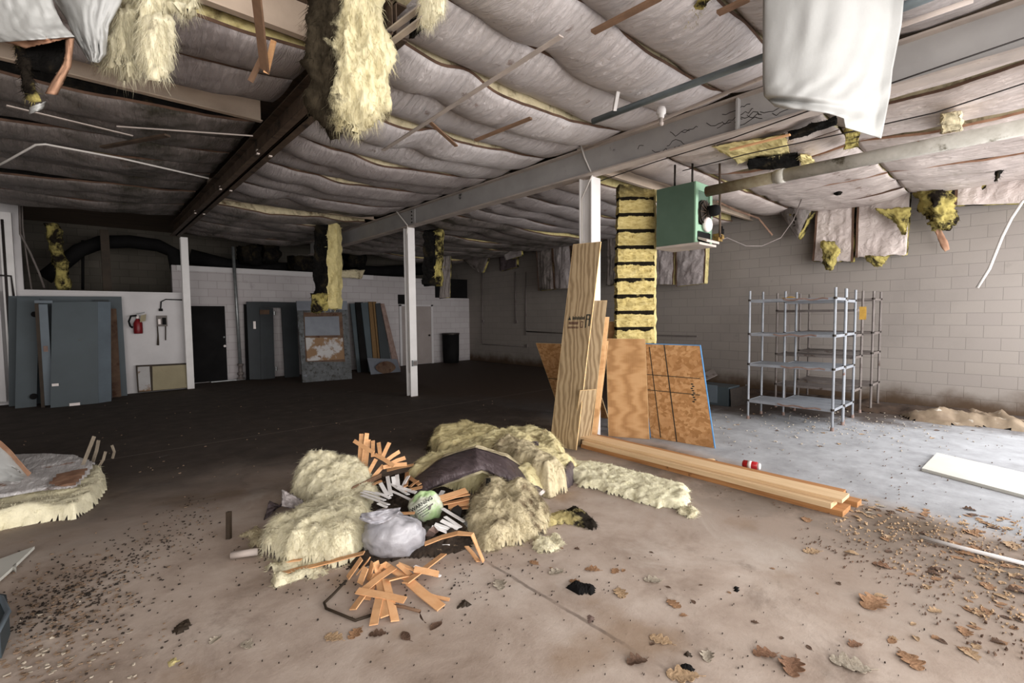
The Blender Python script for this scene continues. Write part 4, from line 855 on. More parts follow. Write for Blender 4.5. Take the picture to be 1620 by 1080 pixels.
# red fire extinguisher shaped canister on the floor
a, b = FL(1175, 733, .045), FL(1203, 738, .045); d = (b-a).normalized(); L = (b-a).length
t = thing('spray_can', 'red and white spray can lying on the grey floor', 'can', (a+b)/2-V((0, 0, .045)))
obj('body', MB().lathe(a, d, [(0, .03), (.01, .042), (L*.82, .042), (L*.85, .036)], 20), 'red', t, smooth=True)
obj('label', MB().lathe(a+d*L*.3, d, [(0, .0428), (L*.22, .0428)], 20), 'label_white', t, smooth=True)
obj('cap', MB().lathe(a+d*L*.85, d, [(0, .034), (L*.12, .034), (L*.15, .028)], 16), 'label_white', t, smooth=True)
# ------------------------------------------------------------------ shelving
def shelf_unit(label, x0, x1, y0, y1, H_, zs, m_, loose=0, group='metal shelf units by the block wall'):
    t = thing('shelf_unit', label, 'shelf unit', ((x0+x1)/2, (y0+y1)/2, 0), group)
    for x in (x0, x1):
        for y in (y0, y1):
            o = obj('upright', MB().tube([(x, y, 0), (x, y, H_)], .017, 8), m_, t)
            for z in zs: obj('collar', MB().lathe((x, y, z-.02), (0, 0, 1), [(0, .024), (.03, .024)], 8), 'dark_metal', o)
            obj('foot', MB().lathe((x, y, 0), (0, 0, 1), [(0, .024), (.05, .022)], 8), 'peel', o)
    for i, z in enumerate(zs):
        s = obj('shelf', MB().box(x0-.01, x1+.01, y0, y1, z-.008, z), m_, t)
        obj('rim', MB().box(x0-.012, x0-.004, y0, y1, z-.035, z+.004).box(x1+.004, x1+.012, y0, y1, z-.035, z+.004).box(x0, x1, y0-.004, y0+.004, z-.035, z+.004).box(x0, x1, y1-.004, y1+.004, z-.035, z+.004), m_, s)
    return t
q0, q1 = FL(1186, 661), FL(1314, 683); q2 = FL(1334, 671)
xs0 = (q0.x+q1.x)/2; ys0, ys1 = q1.y, q0.y
u1 = shelf_unit('pale metal shelf unit with peeling shelf edges, foremost of the group', xs0, xs0+.52, ys0, ys1, 2.0, (.30, .87, 1.34, 1.86), 'shelf_metal')
for ch in [c for c in u1.children if c.name.startswith('shelf')]:
    z = ch.data.vertices[0].co.z
    mb = MB(); k = RND.random()*.2
    mb.strip([V((xs0-.016, ys0+.02+(ys1-ys0)*(.04+k+.5*i/8), WM[ch.name].translation.z+z-.006+.012*math.sin(i*1.7))) for i in range(9)], .022, .004, (0, 0, 1))
    obj('peeling_strip', mb, 'peel', ch)
shelf_unit('pale metal shelf unit directly behind the foremost one', xs0+.68, xs0+1.2, ys0+.03, ys1-.28, 2.0, (.26, .84, 1.34, 1.84), 'shelf_metal')
shelf_unit('dusty metal shelf unit third from the front', xs0+1.3, xs0+1.75, ys0+.05, ys1+.05, 2.0, (.42, .95, 1.3, 1.70), 'shelf_dark')
shelf_unit('dusty metal shelf unit nearest the block wall', xs0+1.98, xs0+2.5, ys0-.05, ys1-.1, 2.0, (.45, .98, 1.32, 1.88), 'shelf_dark')
for (px, py, X, lab) in ((1248, 471, xs0+.1, 'folded yellow paper lying on the top shelf of the foremost unit'), (1365, 485, xs0+1.3, 'yellow paper scrap hanging off a rear shelf')):
    p = PX(px, py, X); 
    if 'top' in lab: p.z = 1.866
    tag(obj('paper_scrap', MB().sheet(lambda u, v: p+V((.1*(u-.5), .16*(v-.5), .012+.02*math.sin(3*u)*math.sin(4*v))) if 'top' in lab else p+V((.02*math.sin(3*v), .09*(u-.5), -.2*v)), 6, 6, .003), mat('yellow_paper', S(190, 150, 70), S(150, 116, 50), 8, .8)), lab, 'paper')
# ------------------------------------------------------------------ metal cabinet by the wall, plastic, foam
p0 = FL(1131, 640); t = thing('electrical_box', 'grey-blue metal box lying on its side behind the chip board', 'box', p0)
obj('body', MB().box(p0.x-.02, p0.x+.45, p0.y-.25, p0.y+.35, 0, .34), 'grey_door', t)
obj('front_panel', MB().box(p0.x-.03, p0.x-.02, p0.y-.05, p0.y+.35, .04, .36), 'grey_door_lt', t)
obj('open_lid', MB().para((p0.x-.02, p0.y-.3, .0), (.5, -.1, .02), (0, .02, .32), (.01, .0, .0)), 'dark_metal', t)
obj('rod', MB().tube([(p0.x+.45, p0.y-.36, .02), (p0.x+.46, p0.y-.36, .36)], .012, 8), 'galv', t, smooth=True)
obj('bent_flap', MB().para((p0.x+.0, p0.y+.3, .36), (.3, -.2, .14), (.1, .12, .1), (0, 0, .01)), 'shelf_dark', t)
def mound(poly, H_, edge=.08, res=.03, amp=.03, fr=5, seed=0, z0=0., fn=None, tuf=0, tl=.04, droop=.5, px=True, rag=.0, tw=.005):
    """a piece lying on the floor: outline (pixels on the floor, or world points) and a height profile"""
    P = [FL(x, y, 0) if px else V((x, y, 0)) for x, y in poly]; mb = MB()
    x0, x1 = min(p.x for p in P)-.05, max(p.x for p in P)+.05; y0, y1 = min(p.y for p in P)-.05, max(p.y for p in P)+.05
    nx, ny = int((x1-x0)/res)+2, int((y1-y0)/res)+2
    def sd(x, y):
        ins = False; dm = 9
        for i in range(len(P)):
            a, b = P[i], P[i-1]
            if (a.y > y) != (b.y > y) and x < (b.x-a.x)*(y-a.y)/(b.y-a.y)+a.x: ins = not ins
            dx, dy = b.x-a.x, b.y-a.y; q = max(0, min(1, ((x-a.x)*dx+(y-a.y)*dy)/(dx*dx+dy*dy+1e-9)))
            dm = min(dm, math.hypot(x-a.x-dx*q, y-a.y-dy*q))
        return (dm if ins else -dm)
    D = {}
    for i in range(nx):
        for j in range(ny):
            x, y = x0+i*res, y0+j*res; d = sd(x, y)+(rag*fb((x, y, seed), 6, seed, 3) if rag else 0); D[i, j] = (x, y, d)
    idx = {}; bi = {}
    def hgt(x, y, d):
        q = min(1, max(0, d)/edge); h = H_*(1-(1-q)**2)**.5
        if fn: h *= fn(x, y)
        return z0+max(.002, h+amp*fb((x, y, seed*.3), fr, seed, 5)*min(1, q*1.5)*(.4+.6*h/max(H_, .01)))
    for i in range(nx-1):
        for j in range(ny-1):
            c = [(i, j), (i+1, j), (i+1, j+1), (i, j+1)]
            if max(D[k][2] for k in c) <= 0 or min(D[k][2] for k in c) < -res*1.1: continue
            for k in c:
                if k not in idx:
                    x, y, d = D[k]; idx[k] = len(mb.v); mb.v.append(V((x, y, hgt(x, y, d) if d > 0 else z0+.001)))
            mb.f.append(tuple(idx[k] for k in c))
    if tuf: mb.tufts(tuf, tl, seed, droop, tw, floor=z0+.002)
    return mb
W = lambda x, y: V((x, y, 0))
tag(obj('plastic_film', mound([(1424, 658), (1446, 650), (1470, 660), (1500, 652), (1540, 655), (1570, 664), (1625, 668), (1625, 684), (1560, 675), (1500, 672), (1450, 666)], .09, .25, .04, .14, 3, 3, rag=.05), 'poly_old', smooth=True), 'crumpled dusty plastic film lying along the foot of the block wall', 'plastic sheet')
tag(obj('dirt_ridge', mound([(1040, 604), (1180, 622), (1390, 640), (1625, 668), (1625, 676), (1380, 652), (1180, 634), (1040, 614)], .08, .2, .06, .06, 4, 4, rag=.08), mat('heaped_dark_dirt', S(72, 56, 44), S(52, 40, 32), 9, 1), smooth=True), 'ridge of dark dirt along the foot of the block wall', 'dirt', kind='stuff')
fa, fb2, fc = FL(1458, 745), FL(1482, 720), FL(1630, 752)
dirx = (FL(1640, 757)-fb2); 
tag(obj('foam_board', MB().para(fa+V((0, 0, .002)), fb2-fa, dirx, (0, 0, .03)), 'foam'), 'white foam board lying on the bright grey floor at right', 'board')
tag(obj('plastic_pipe', MB().tube([FL(1456, 849, .02), FL(1520, 866, .02), FL(1640, 896, .02)], .014, 8), 'col_white', smooth=True), 'thin white pipe lying on the leafy floor at right', 'pipe')
# ------------------------------------------------------------------ left floor pieces
e0, e1 = FL(55, 868, .02), FL(-60, 908, .02); e2 = FL(-60, 980, .02)
tag(obj('ceiling_panel', MB().prism([e0, FL(-40, 903, .02), FL(-40, 955, .02), FL(22, 900, .02)], (0, 0, .02)).prism([FL(26, 897, .01), FL(20, 902, .01), FL(26, 906, .01)], (0, 0, .03)), 'foam'), 'pointed white panel corner lying at the left edge of the floor', 'panel')
p = FL(-12, 1000); t = thing('plastic_bin', 'rounded blue-grey bin corner at the lower left edge', 'bin', p)
obj('shell', MB().prism([FL(14, 964, .14), FL(10, 940, .14)-V((0, 0, 0)), FL(-60, 930, .14), FL(-60, 1010, .14), FL(0, 1000, .14)], (0, 0, -.13)), 'grey_door', t)
obj('rim', MB().tube([FL(-40, 936, .15), FL(2, 945, .15), FL(13, 968, .15), FL(-4, 1000, .15), FL(-40, 1016, .15)], .012, 8), 'grey_door_lt', t, smooth=True)
t = thing('folded_batt', 'folded white faced batt with yellow underside lying at the left', 'insulation', FL(60, 800))
bp = [(-60, 870), (0, 838), (80, 824), (120, 821), (150, 800), (166, 775), (163, 752), (60, 745), (-60, 752)]
fo = lambda x, y: .85+.25*nz((x, y, 0), 1.5, 2)
obj('wool', mound(bp, .17, .05, .018, .03, 6, 5, fn=fo, tuf=4000, tl=.035, tw=.0013), 'wool_pale', t, smooth=True)
tp = mound([(-60, 852), (0, 818), (60, 806), (118, 800), (136, 780), (150, 757), (118, 744), (40, 742), (-60, 750)], .025, .04, .022, .012, 5, 6, z0=.165, fn=fo, rag=.02)
obj('facing', tp, facing('torn_white_facing', S(238, 234, 233), S(226, 221, 220), S(166, 122, 96), .6, .65), t, smooth=True)
def foldP(u, v):
    a = PD(-80+128*u, 832-68*u, 4.32); b = PD(-80+128*u, 634+122*u-10*math.sin(3*u), 4.6-.1*u)
    return a.lerp(b, v)-CF*(.10*math.sin(math.pi*v)*(1-u*.6)+.03*fb((u*3+v, v*4, 1), 1.5, 2))
obj('raised_fold', MB().sheet(foldP, 30, 20, .01), 'sheet_white', t, smooth=True)
obj('kraft_lining', MB().strip([foldP(i/20, .97)+V((.0, .0, .02)) for i in range(21)], .07, .006, (0, 0, 1)), 'kraft', t)
obj('kraft_tear', mound([(82, 797), (95, 781), (118, 775), (138, 771), (130, 786), (118, 801), (98, 803)], .012, .03, .02, .01, 6, 6, z0=.192, fn=fo), 'kraft', t, smooth=True)
for i, (a, b, d, lab) in enumerate((((127, 746), (149, 690), 4.85, 'pale splinter standing behind the folded batt, leftmost and longest'), ((147, 730), (156, 696), 5.2, 'pale splinter standing behind the folded batt, second from the left'), ((155, 740), (167, 714), 5.0, 'curved pale splinter behind the folded batt'), ((178, 725), (177, 704), 5.3, 'thin pale splinter on the dark floor right of the folded batt'))):
    A_, B2 = PD(*a, d), PD(*b, d)
    k = (A_.z if i else 0); tag(obj('wood_splinter', MB().strip([A_, A_.lerp(B2, .5)+CR*.008*i, B2], .03 if i < 2 else .022, .012, CR), mat('grey_wood_%d' % i, S(150, 138, 122), S(120, 108, 94), 12, .85) if i == 0 else bpy.data.materials['grey_wood_0']), lab, 'wood')
# ------------------------------------------------------------------ back wall things
def lean(name, label, pts, Y0, m_, th=.05, tilt=.18, cat='door panel', group=None):
    """panel leaning on a wall facing -y: pixel corners TL,TR,BR,BL, foot at Y0, head tilted back"""
    TL, TR, BR, BL = pts; fl, fr_ = PY(*BL, Y0), PY(*BR, Y0); tl = PY(*TL, Y0+tilt); tr = PY(*TR, Y0+tilt)
    z0 = min(fl.z, fr_.z); fl.z = fr_.z = max(0.0, z0) if abs(z0) > .25 else 0.0
    return tag(obj(name, MB().add([fl, fr_, tr, tl]+[p+V((0, th, .0)) for p in (fl, fr_, tr, tl)], [(0, 1, 2, 3), (7, 6, 5, 4), (1, 0, 4, 5), (2, 1, 5, 6), (3, 2, 6, 7), (0, 3, 7, 4)]), m_), label, cat, group)
G = 'steel door leaves leaning on the office wall'
lean('door_leaf', 'wide slate door leaf at the back of the left stack', ((13, 468), (192, 469), (202, 632), (14, 644)), 13.3, 'grey_door', tilt=.07, group=G)
lean('door_leaf', 'rust-streaked sheet leaning between the left door leaves', ((172, 488), (184, 488), (192, 630), (176, 636)), 13.2, 'rustsheet', tilt=.07, cat='panel')
lean('door_leaf', 'narrow slate panel left of the rust-streaked sheet', ((148, 474), (172, 474), (178, 634), (162, 638)), 13.1, 'grey_door_dk', tilt=.18, group=G)
t = lean('door_leaf', 'slate door leaf with knob holes at the left of the stack', ((27, 470), (62, 472), (58, 646), (24, 649)), 12.9, 'grey_door', tilt=.18, group=G)
for (x, y) in ((55, 497), (53, 627)):
    p = PY(x, y, 12.86+.09*(1 if y < 550 else .1)); obj('lock_hole', MB().lathe(p+V((0, -.02, 0)), (0, 1, 0), [(0, .055), (.06, .055)], 12), 'black', t)
t = thing('door_frame', 'dark framed pale blue door leaf standing in the left stack', 'door panel', PY(72, 640, 12.7), G)
x0, x1, x2, x3 = PY(60, 560, 12.7).x, PY(66, 560, 12.7).x, PY(80, 560, 12.7).x, PY(84, 560, 12.7).x; hz = PY(70, 477, 12.7).z
obj('jamb', MB().box(x0, x1, 12.66, 12.74, 0, hz), 'frame_dark', t); obj('leaf', MB().box(x1, x2, 12.68, 12.72, .03, hz-.05), 'grey_door_lt', t); obj('head', MB().box(x0, x3+.04, 12.64, 12.74, hz-.03, hz+.02), 'grey_door_lt', t)
obj('hinge', MB().box(x1+.03, x2-.03, 12.66, 12.68, PY(72, 556, 12.7).z, PY(72, 547, 12.7).z), 'peel', t)
t = lean('door_leaf', 'large slate door leaf at the front of the left stack', ((82, 478), (155, 477), (156, 641), (80, 649)), 12.5, 'grey_door', tilt=.2, group=G)
obj('side_edge', MB().para(PY(156, 641, 12.5)*1.0, (.2, .12, 0), PY(155, 477, 12.7)-PY(156, 641, 12.5), (0, .04, 0)), 'grey_door_lt', t)
for (a, b, c, d) in ((82, 607, 93, 611), (110, 638, 127, 644)): obj('tape', MB().para(PY(a, d, 12.48), (PY(c, d, 12.48).x-PY(a, d, 12.48).x, 0, 0), (0, 0, PY(a, b, 12.48).z-PY(a, d, 12.48).z), (0, .015, 0)), 'label_white', t)
# extinguisher, phone box, framed board on the white wall
p = PY(219, 528, YW-.09); t = thing('fire_extinguisher', 'red fire extinguisher hung on the white office wall', 'fire extinguisher', p)
r_ = .085; z1 = PY(219, 511, YW-.09).z; z0_ = PY(219, 527.5, YW-.09).z
obj('cylinder', MB().lathe((p.x, p.y, z0_), (0, 0, 1), [(0, r_*.9), (.02, r_), (z1-z0_, r_), (z1-z0_+.08, r_*.5), (z1-z0_+.1, .03)], 18), 'red_dark', t, smooth=True)
obj('head', MB().lathe((p.x, p.y, z1+.1), (0, 0, 1), [(0, .03), (.06, .035), (.08, .02)], 12), 'label_white', t, smooth=True)
obj('handle', MB().bar((p.x-.02, p.y-.03, z1+.2), (p.x+.12, p.y-.08, z1+.24), .03, .015).bar((p.x-.02, p.y-.03, z1+.16), (p.x+.1, p.y-.08, z1+.16), .03, .012), 'galv', t)
obj('hose', MB().tube([(p.x-.02, p.y-.04, z1+.17), (p.x-.12, p.y-.06, z1+.16), (p.x-.16, p.y-.06, z1+.04), (p.x-.14, p.y-.06, z1-.06), (p.x-.1, p.y-.06, z1-.1)], .02, 8), 'black', t, smooth=True)
obj('tag', MB().para((p.x+.03, p.y-.1, z1+.02), (.1, 0, .03), (.02, .0, .15), (0, .004, 0)), 'cream_board', t)
x0, x1, z0_, z1 = PY(248, 515, YW).x, PY(264, 515, YW).x, PY(256, 516, YW).z, PY(256, 499, YW).z
t = thing('wall_box', 'small grey control box with dangling wires on the white office wall', 'control box', ((x0+x1)/2, YW, z0_))
obj('case', MB().box(x0, x1, YW-.1, YW, z0_, z1), 'shelf_dark', t); obj('dark_window', MB().box(x0+(x1-x0)*.5, x1-.02, YW-.105, YW-.1, z0_+.04, z1-.05), 'black', t); obj('dial', MB().box(x0+.02, x0+(x1-x0)*.35, YW-.105, YW-.1, z0_+.05, z1-.08), 'label_white', t)
obj('wire', MB().tube([PY(249, 516, YW-.05), PY(250, 530, YW-.05), PY(250, 546, YW-.05)], .018, 6, [.012, .014, .025]).tube([PY(262, 516, YW-.05), PY(262, 538, YW-.05)], .012, 6), 'frame_dark', t)
obj('feed_conduit', MB().tube([PY(254, 490, YW-.04), PY(255, 477, YW-.04), PY(262, 473.5, YW-.04), PY(299, 474.5, YW-.04)], .014, 6).box(PY(251, 490, YW).x, PY(257, 490, YW).x, YW-.07, YW, PY(254, 492, YW).z, PY(254, 488, YW).z), 'black', t)
t = thing('framed_board', 'dark framed cream board standing at the foot of the office wall', 'board', PY(258, 615, YW-.2))
def pv(x, y, d=0.): return PY(x, y, YW-.2-d+.1*(620-y)/45)
cr = [(215, 578), (299, 574), (302, 613), (218, 621)]
def quadslab(c4, m_, nm, par, d0, th):
    P4 = [pv(x, y, d0) for x, y in c4]; 
    return obj(nm, MB().add(P4+[q+V((0, th, 0)) for q in P4], [(3, 2, 1, 0), (4, 5, 6, 7), (0, 1, 5, 4), (1, 2, 6, 5), (2, 3, 7, 6), (3, 0, 4, 7)]), m_, par)
quadslab(cr, 'frame_dark', 'frame', t, 0, .05)
quadslab([(217.5, 580), (236.5, 579.5), (239, 618), (220, 619)], 'stained_white', 'stained_pane', t, .01, .01)
quadslab([(241, 579.5), (296, 576.5), (298.5, 612.5), (242, 617.5)], 'cream_board', 'cream_pane', t, .01, .01)
# vertical pipe, dark frame set, notice panel, leaning strips
px_ = PY(377, 500, YB-.15).x
t = thing('riser_pipe', 'vertical galvanised pipe standing by the back wall', 'pipe', (px_, YB-.15, 0))
obj('pipe', MB().tube([(px_-.06, YB-.15, 3.55), (px_, YB-.15, .3)], .04, 10), 'galv', t, smooth=True)
obj('coupling', MB().lathe((px_, YB-.15, .02), (0, 0, 1), [(0, .09), (.04, .09), (.05, .05), (.12, .05), (.13, .075), (.18, .075), (.2, .05), (.36, .05), (.37, .07), (.42, .07), (.43, .04)], 12), 'shelf_dark', t, smooth=True)
lean('door_leaf', 'nearly black door leaf edge at the left of the dark frame', ((386, 481), (394, 481), (396, 600), (390, 601)), 14.2, 'black', tilt=.15)
t = thing('door_frame', 'dark slate door frame with open white gap leaning on the back wall', 'door panel', PY(430, 600, 14.0))
def pf(x, y, d=0.): return PY(x, y, 14.0-d+.22*(600-y)/120)
def fq(c4, m_, nm, d0=0., th=.05):
    P4 = [pf(x, y, d0) for x, y in c4]; return obj(nm, MB().add(P4+[q+V((0, th, 0)) for q in P4], [(3, 2, 1, 0), (4, 5, 6, 7), (0, 1, 5, 4), (1, 2, 6, 5), (2, 3, 7, 6), (3, 0, 4, 7)]), m_, t)
fq([(390, 477), (411, 477), (413, 600), (395, 600)], 'grey_door_dk', 'left_jamb'); fq([(411, 477), (470, 478), (469, 487), (411, 486)], 'grey_door_dk', 'head')
fq([(411, 486), (432, 487), (435, 598), (413, 600)], 'grey_door_dk', 'leaf', .02, .03); fq([(445, 486), (469, 486), (474, 596), (451, 597)], 'grey_door_dk', 'right_jamb')
fq([(411, 490), (426, 490), (426, 497), (411, 497)], 'rustsheet', 'label_plate', .06, .02)
for (x, y) in ((434, 495), (437, 583)): obj('hinge', MB().lathe(pf(x, y, .04), (0, 0, 1), [(-.05, .03), (.05, .03)], 8), 'galv', t)
obj('latch', MB().para(pf(401, 520, .03), (.06, 0, 0), (0, 0, .2), (0, .02, 0)), 'label_white', t)
t = thing('notice_panel', 'tall scuffed panel with a pale sheet and a stained sheet fixed on it', 'panel', PY(515, 604, 12.4))
def pn(x, y, d=0.): return PY(x, y, 12.4-d+.3*(604-y)/125)
def nq(c4, m_, nm, d0=0., th=.05):
    P4 = [pn(x, y, d0) for x, y in c4]; return obj(nm, MB().add(P4+[q+V((0, th, 0)) for q in P4], [(3, 2, 1, 0), (4, 5, 6, 7), (0, 1, 5, 4), (1, 2, 6, 5), (2, 3, 7, 6), (3, 0, 4, 7)]), m_, t)
nq([(469, 476), (549, 476), (557, 599), (479, 605)], 'dusty_grey', 'board'); nq([(469, 476), (549, 476), (550, 490), (470, 491)], 'sheet_grey', 'top_rail', .02, .02)
nq([(480, 494), (541, 494), (546, 572), (484, 572)], 'rustsheet', 'rusty_frame', .012, .012)
nq([(482, 501), (536, 500), (538, 530), (483, 531)], 'sheet_grey', 'pale_sheet', .03, .015); nq([(483.5, 534), (542, 534), (545, 568), (486, 571)], 'stained_white', 'stained_sheet', .03, .015)
strips = [((554, 480), (563, 480), (574, 590), (566, 592), 'grey_door', 'slate strip at the left of the leaning strips'), ((562, 478), (574, 478), (584, 592), (572, 593), 'black', 'black strip among the leaning strips'), ((571, 479), (582, 478), (597, 588), (584, 592), 'grey_door', 'blue-grey strip leaning left of the two tan ones'),
          ((583, 477), (589, 477), (600, 575), (592, 578), 'tan', 'tan wood strip, left one of two leaning on the back wall'), ((590, 477), (595, 477), (606, 576), (600, 577), 'tan', 'tan wood strip, right one of two leaning on the back wall'), ((594, 480), (602, 479), (622, 585), (604, 590), 'grey_door_dk', 'dark slate strip right of the tan ones'), ((602, 480), (608, 480), (634, 590), (624, 592), 'peel', 'brownish slanted strip at the right of the leaning strips')]
for i, (a, b, c, d, m_, lab) in enumerate(strips): lean('door_strip', lab, (a, b, c, d), 13.7-.05*i, m_, .04, .45, 'strip', 'strips leaning on the back wall')
t = lean('rusty_sheet', 'bent grey sheet with a big rust patch lying at the strips foot', ((581, 566), (628, 568), (634, 589), (587, 594)), 12.9, 'sheet_grey', .02, .3, 'sheet')
obj('rust_patch', MB().grid3(lambda u, v, w: PY(610+16*math.sqrt(u)*math.cos(6.283*v), 581+8.5*math.sqrt(u)*math.sin(6.283*v)*(1-.2*math.cos(12*v)), 12.87+.16*(1-(581+8.5*math.sqrt(u)*math.sin(6.283*v)-566)/28)+.005*w), 4, 18, 1), 'rustsheet', t)
p = PY(715, 574, 14.1); t = thing('trash_barrel', 'black barrel standing in the far corner', 'barrel', (p.x, 14.15, 0)); rr = abs(PY(727, 570, 14.15).x-PY(705, 570, 14.15).x)/2
zt = PY(715, 527, 14.15).z
obj('drum', MB().lathe((p.x, 14.15, 0), (0, 0, 1), [(0, rr*.9), (.3, rr*.96), (zt, rr), (zt, rr*.93), (zt-.3, rr*.9)], 24), 'black', t, smooth=True)
obj('rim', MB().lathe((p.x, 14.15, zt-.04), (0, 0, 1), [(0, rr), (0, rr*1.05), (.05, rr*1.05), (.05, rr*.95)], 24), 'dark_metal', t)
# ------------------------------------------------------------------ the rubbish pile
def wool_piece(name, label, poly, H_, m_, seed, **kw):
    d = dict(edge=.12, res=.014, amp=.05, fr=5, tuf=500, tl=.05, rag=.06); d.update(kw); d['tw'] = .0015; d['amp'] *= .95; n, L = d.pop('tuf')*8, d.pop('tl'); mb = mound(poly, H_, seed=seed, **d)
    mb.fuzz(.010, 14, seed+5, 4); mb.fuzz(.005, 45, seed+9, 2)
    for p in mb.v: p.z = max(p.z, .001)
    mb.tufts(n, L*1.1, seed, 1.0, .0014, floor=.004)
    return tag(obj(name, mb, m_, smooth=True), label, 'insulation')
peak = lambda cx, cy, r0: (lambda x, y: .55+.6*math.exp(-((x-cx)**2+(y-cy)**2)/r0**2))
a = FL(545, 800); c = FL(525, 845)
wool_piece('insulation_batt', 'pale yellow wool batt slumped at the left rear of the rubbish pile', [(462, 796), (470, 776), (500, 764), (540, 760), (588, 776), (600, 806), (560, 818), (500, 816)], .30, 'wool_pale', 71, tuf=900, fn=peak(FL(525, 775).x, FL(525, 775).y, .4), amp=.085, fr=3.6)
wool_piece('insulation_batt', 'pale yellow wool batt slumped at the left front of the rubbish pile', [(405, 881), (422, 862), (440, 846), (480, 826), (545, 814), (590, 826), (592, 858), (566, 892), (520, 897), (450, 890)], .20, 'wool_pale', 72, tuf=1500, fn=peak(c.x, c.y, .6), amp=.08, fr=3.4)
MT['rear_wool_left'] = wool('rear_wool_left', S(204, 188, 132), S(230, 216, 166), S(60, 50, 38), .56, .72, (-.35, .0, -.5, 0), (1, 1, 1), 3)
def loftP(top, bot, dt, db, wr, sd):
    def P(u, v):
        f = u*(len(top)-1); i = min(int(f), len(top)-2); g = f-i; g = g*g*(3-2*g)*.5+g*.5
        a = [top[i][k]*(1-g)+top[i+1][k]*g for k in (0, 1)]; b = [bot[i][k]*(1-g)+bot[i+1][k]*g for k in (0, 1)]
        A_ = PD(*a, dt); B2 = PD(*b, db); p = A_.lerp(B2, v)
        return p-CF*(.12*math.sin(math.pi*v))+CU*0+V((0, 0, 1))*0+CF*(wr*fb((u*6, v*3, sd), 1.2, sd, 4))
    return P
def rollP(u, v, w):
    P = loftP([(655, 757), (700, 724), (752, 708), (800, 722), (868, 768)], [(662, 782), (708, 764), (762, 742), (806, 764), (840, 787)], 4.85, 4.6, .035, 4)(u, v)
    return P+CF*.08*w*(1-abs(2*v-1)**4)
t = thing('insulation_roll', 'dark purple faced insulation strip arching over the rear of the pile', 'insulation', FL(760, 775))
obj('facing', MB().sheet(loftP([(655, 757), (700, 724), (752, 708), (800, 722), (868, 768)], [(662, 782), (708, 764), (762, 742), (806, 764), (840, 787)], 4.5, 4.22, .035, 4), 60, 16, .008), 'face_black', t, smooth=True)
obj('wool', MB().grid3(lambda u, v, w: loftP([(655, 757), (700, 724), (752, 708), (800, 722), (866, 768)], [(662, 784), (708, 768), (762, 748), (806, 768), (838, 790)], 4.52, 4.26, .035, 4)(u, v)+CF*(.03+.1*w), 30, 6, 2).fuzz(.015, 8, 2), 'wool_dirty', t)
P = loftP([(655, 757), (700, 724), (752, 708), (800, 722), (868, 768)], [(662, 782), (708, 764), (762, 742), (806, 764), (840, 787)], 4.5, 4.22, .035, 4)
obj('white_end', MB().strip([P(.985, i/10)-CF*.008 for i in range(11)], .03, .006, P(1, .5)-P(.95, .5)), 'label_white', t)
wool_piece('insulation_batt', 'flat yellow batt with a black end lying at the rear left of the pile', [(676, 712), (690, 690), (735, 682), (790, 690), (806, 712), (780, 730), (730, 735), (690, 728)], .19, 'rear_wool_left', 73, tuf=900, amp=.04, fr=4)
wool_piece('insulation_batt', 'large yellow batt spread across the rear of the pile', [(640, 768), (668, 742), (720, 722), (790, 700), (850, 694), (890, 716), (905, 745), (885, 772), (840, 790), (760, 785), (690, 778)], .22, wool('rear_wool', S(204, 190, 138), S(230, 218, 172), S(110, 92, 66), .56, .76, mscale=3), 74, tuf=1600, amp=.06, fr=3.5, edge=.2)
wool_piece('insulation_batt', 'brownish mouldy wool ridge on the right of the dark strip', [(775, 742), (800, 725), (835, 735), (870, 752), (893, 775), (870, 790), (835, 778), (800, 760)], .30, 'wool_dirty', 75, tuf=500, amp=.06)
tag(obj('facing_scrap', mound([(884, 768), (900, 742), (910, 748), (905, 766), (890, 778)], .14, .05, .02, .03, 9, 77), 'face_black', smooth=True), 'crumpled dark facing scrap at the right end of the pile', 'scrap')
tag(obj('facing_scrap', MB().sheet(lambda u, v: PD(824+28*u, 696+6*v+6*u*u+3*math.sin(5*u), 5.35-.1*v+.02*math.sin(7*u*v)), 8, 6, .006), 'face_black', smooth=True), 'small dark facing scrap on top of the large yellow batt', 'scrap')
wool_piece('insulation_batt', 'brown stained wool batt at the right front of the pile', [(742, 830), (748, 800), (785, 782), (842, 792), (872, 822), (858, 842), (800, 868), (760, 872), (748, 856)], .20, 'wool_dirty', 76, tuf=1100, amp=.085, fr=4.5, fn=peak(FL(790, 810).x, FL(790, 810).y, .4))
wool_piece('insulation_scrap', 'dirty wool tail with a black end trailing right of the pile', [(858, 838), (868, 818), (892, 811), (908, 808), (922, 815), (942, 826), (932, 835), (905, 829), (884, 831)], .045, wool('tail_wool', S(164, 150, 100), S(194, 180, 128), S(34, 30, 26), .44, .54, (.9, -.35, 0, .0), (1, 1, 1), 5), 78, tuf=150, tl=.03, edge=.06)
wool_piece('insulation_batt', 'flat pale yellow fringe of wool spread right of the pile', [(884, 752), (892, 730), (950, 736), (1000, 748), (1060, 766), (1096, 776), (1076, 806), (1040, 802), (980, 786), (930, 772)], .06, wool('fringe_wool', S(212, 204, 166), S(236, 230, 200), S(120, 104, 70), .72, .9), 79, tuf=1000, tl=.03, amp=.02, fr=6, edge=.1)
wool_piece('insulation_scrap', 'small pale wool clump at the tip of the yellow fringe', [(1066, 812), (1082, 804), (1108, 816), (1090, 820)], .04, 'wool_pale', 80, tuf=120, tl=.03, edge=.05)
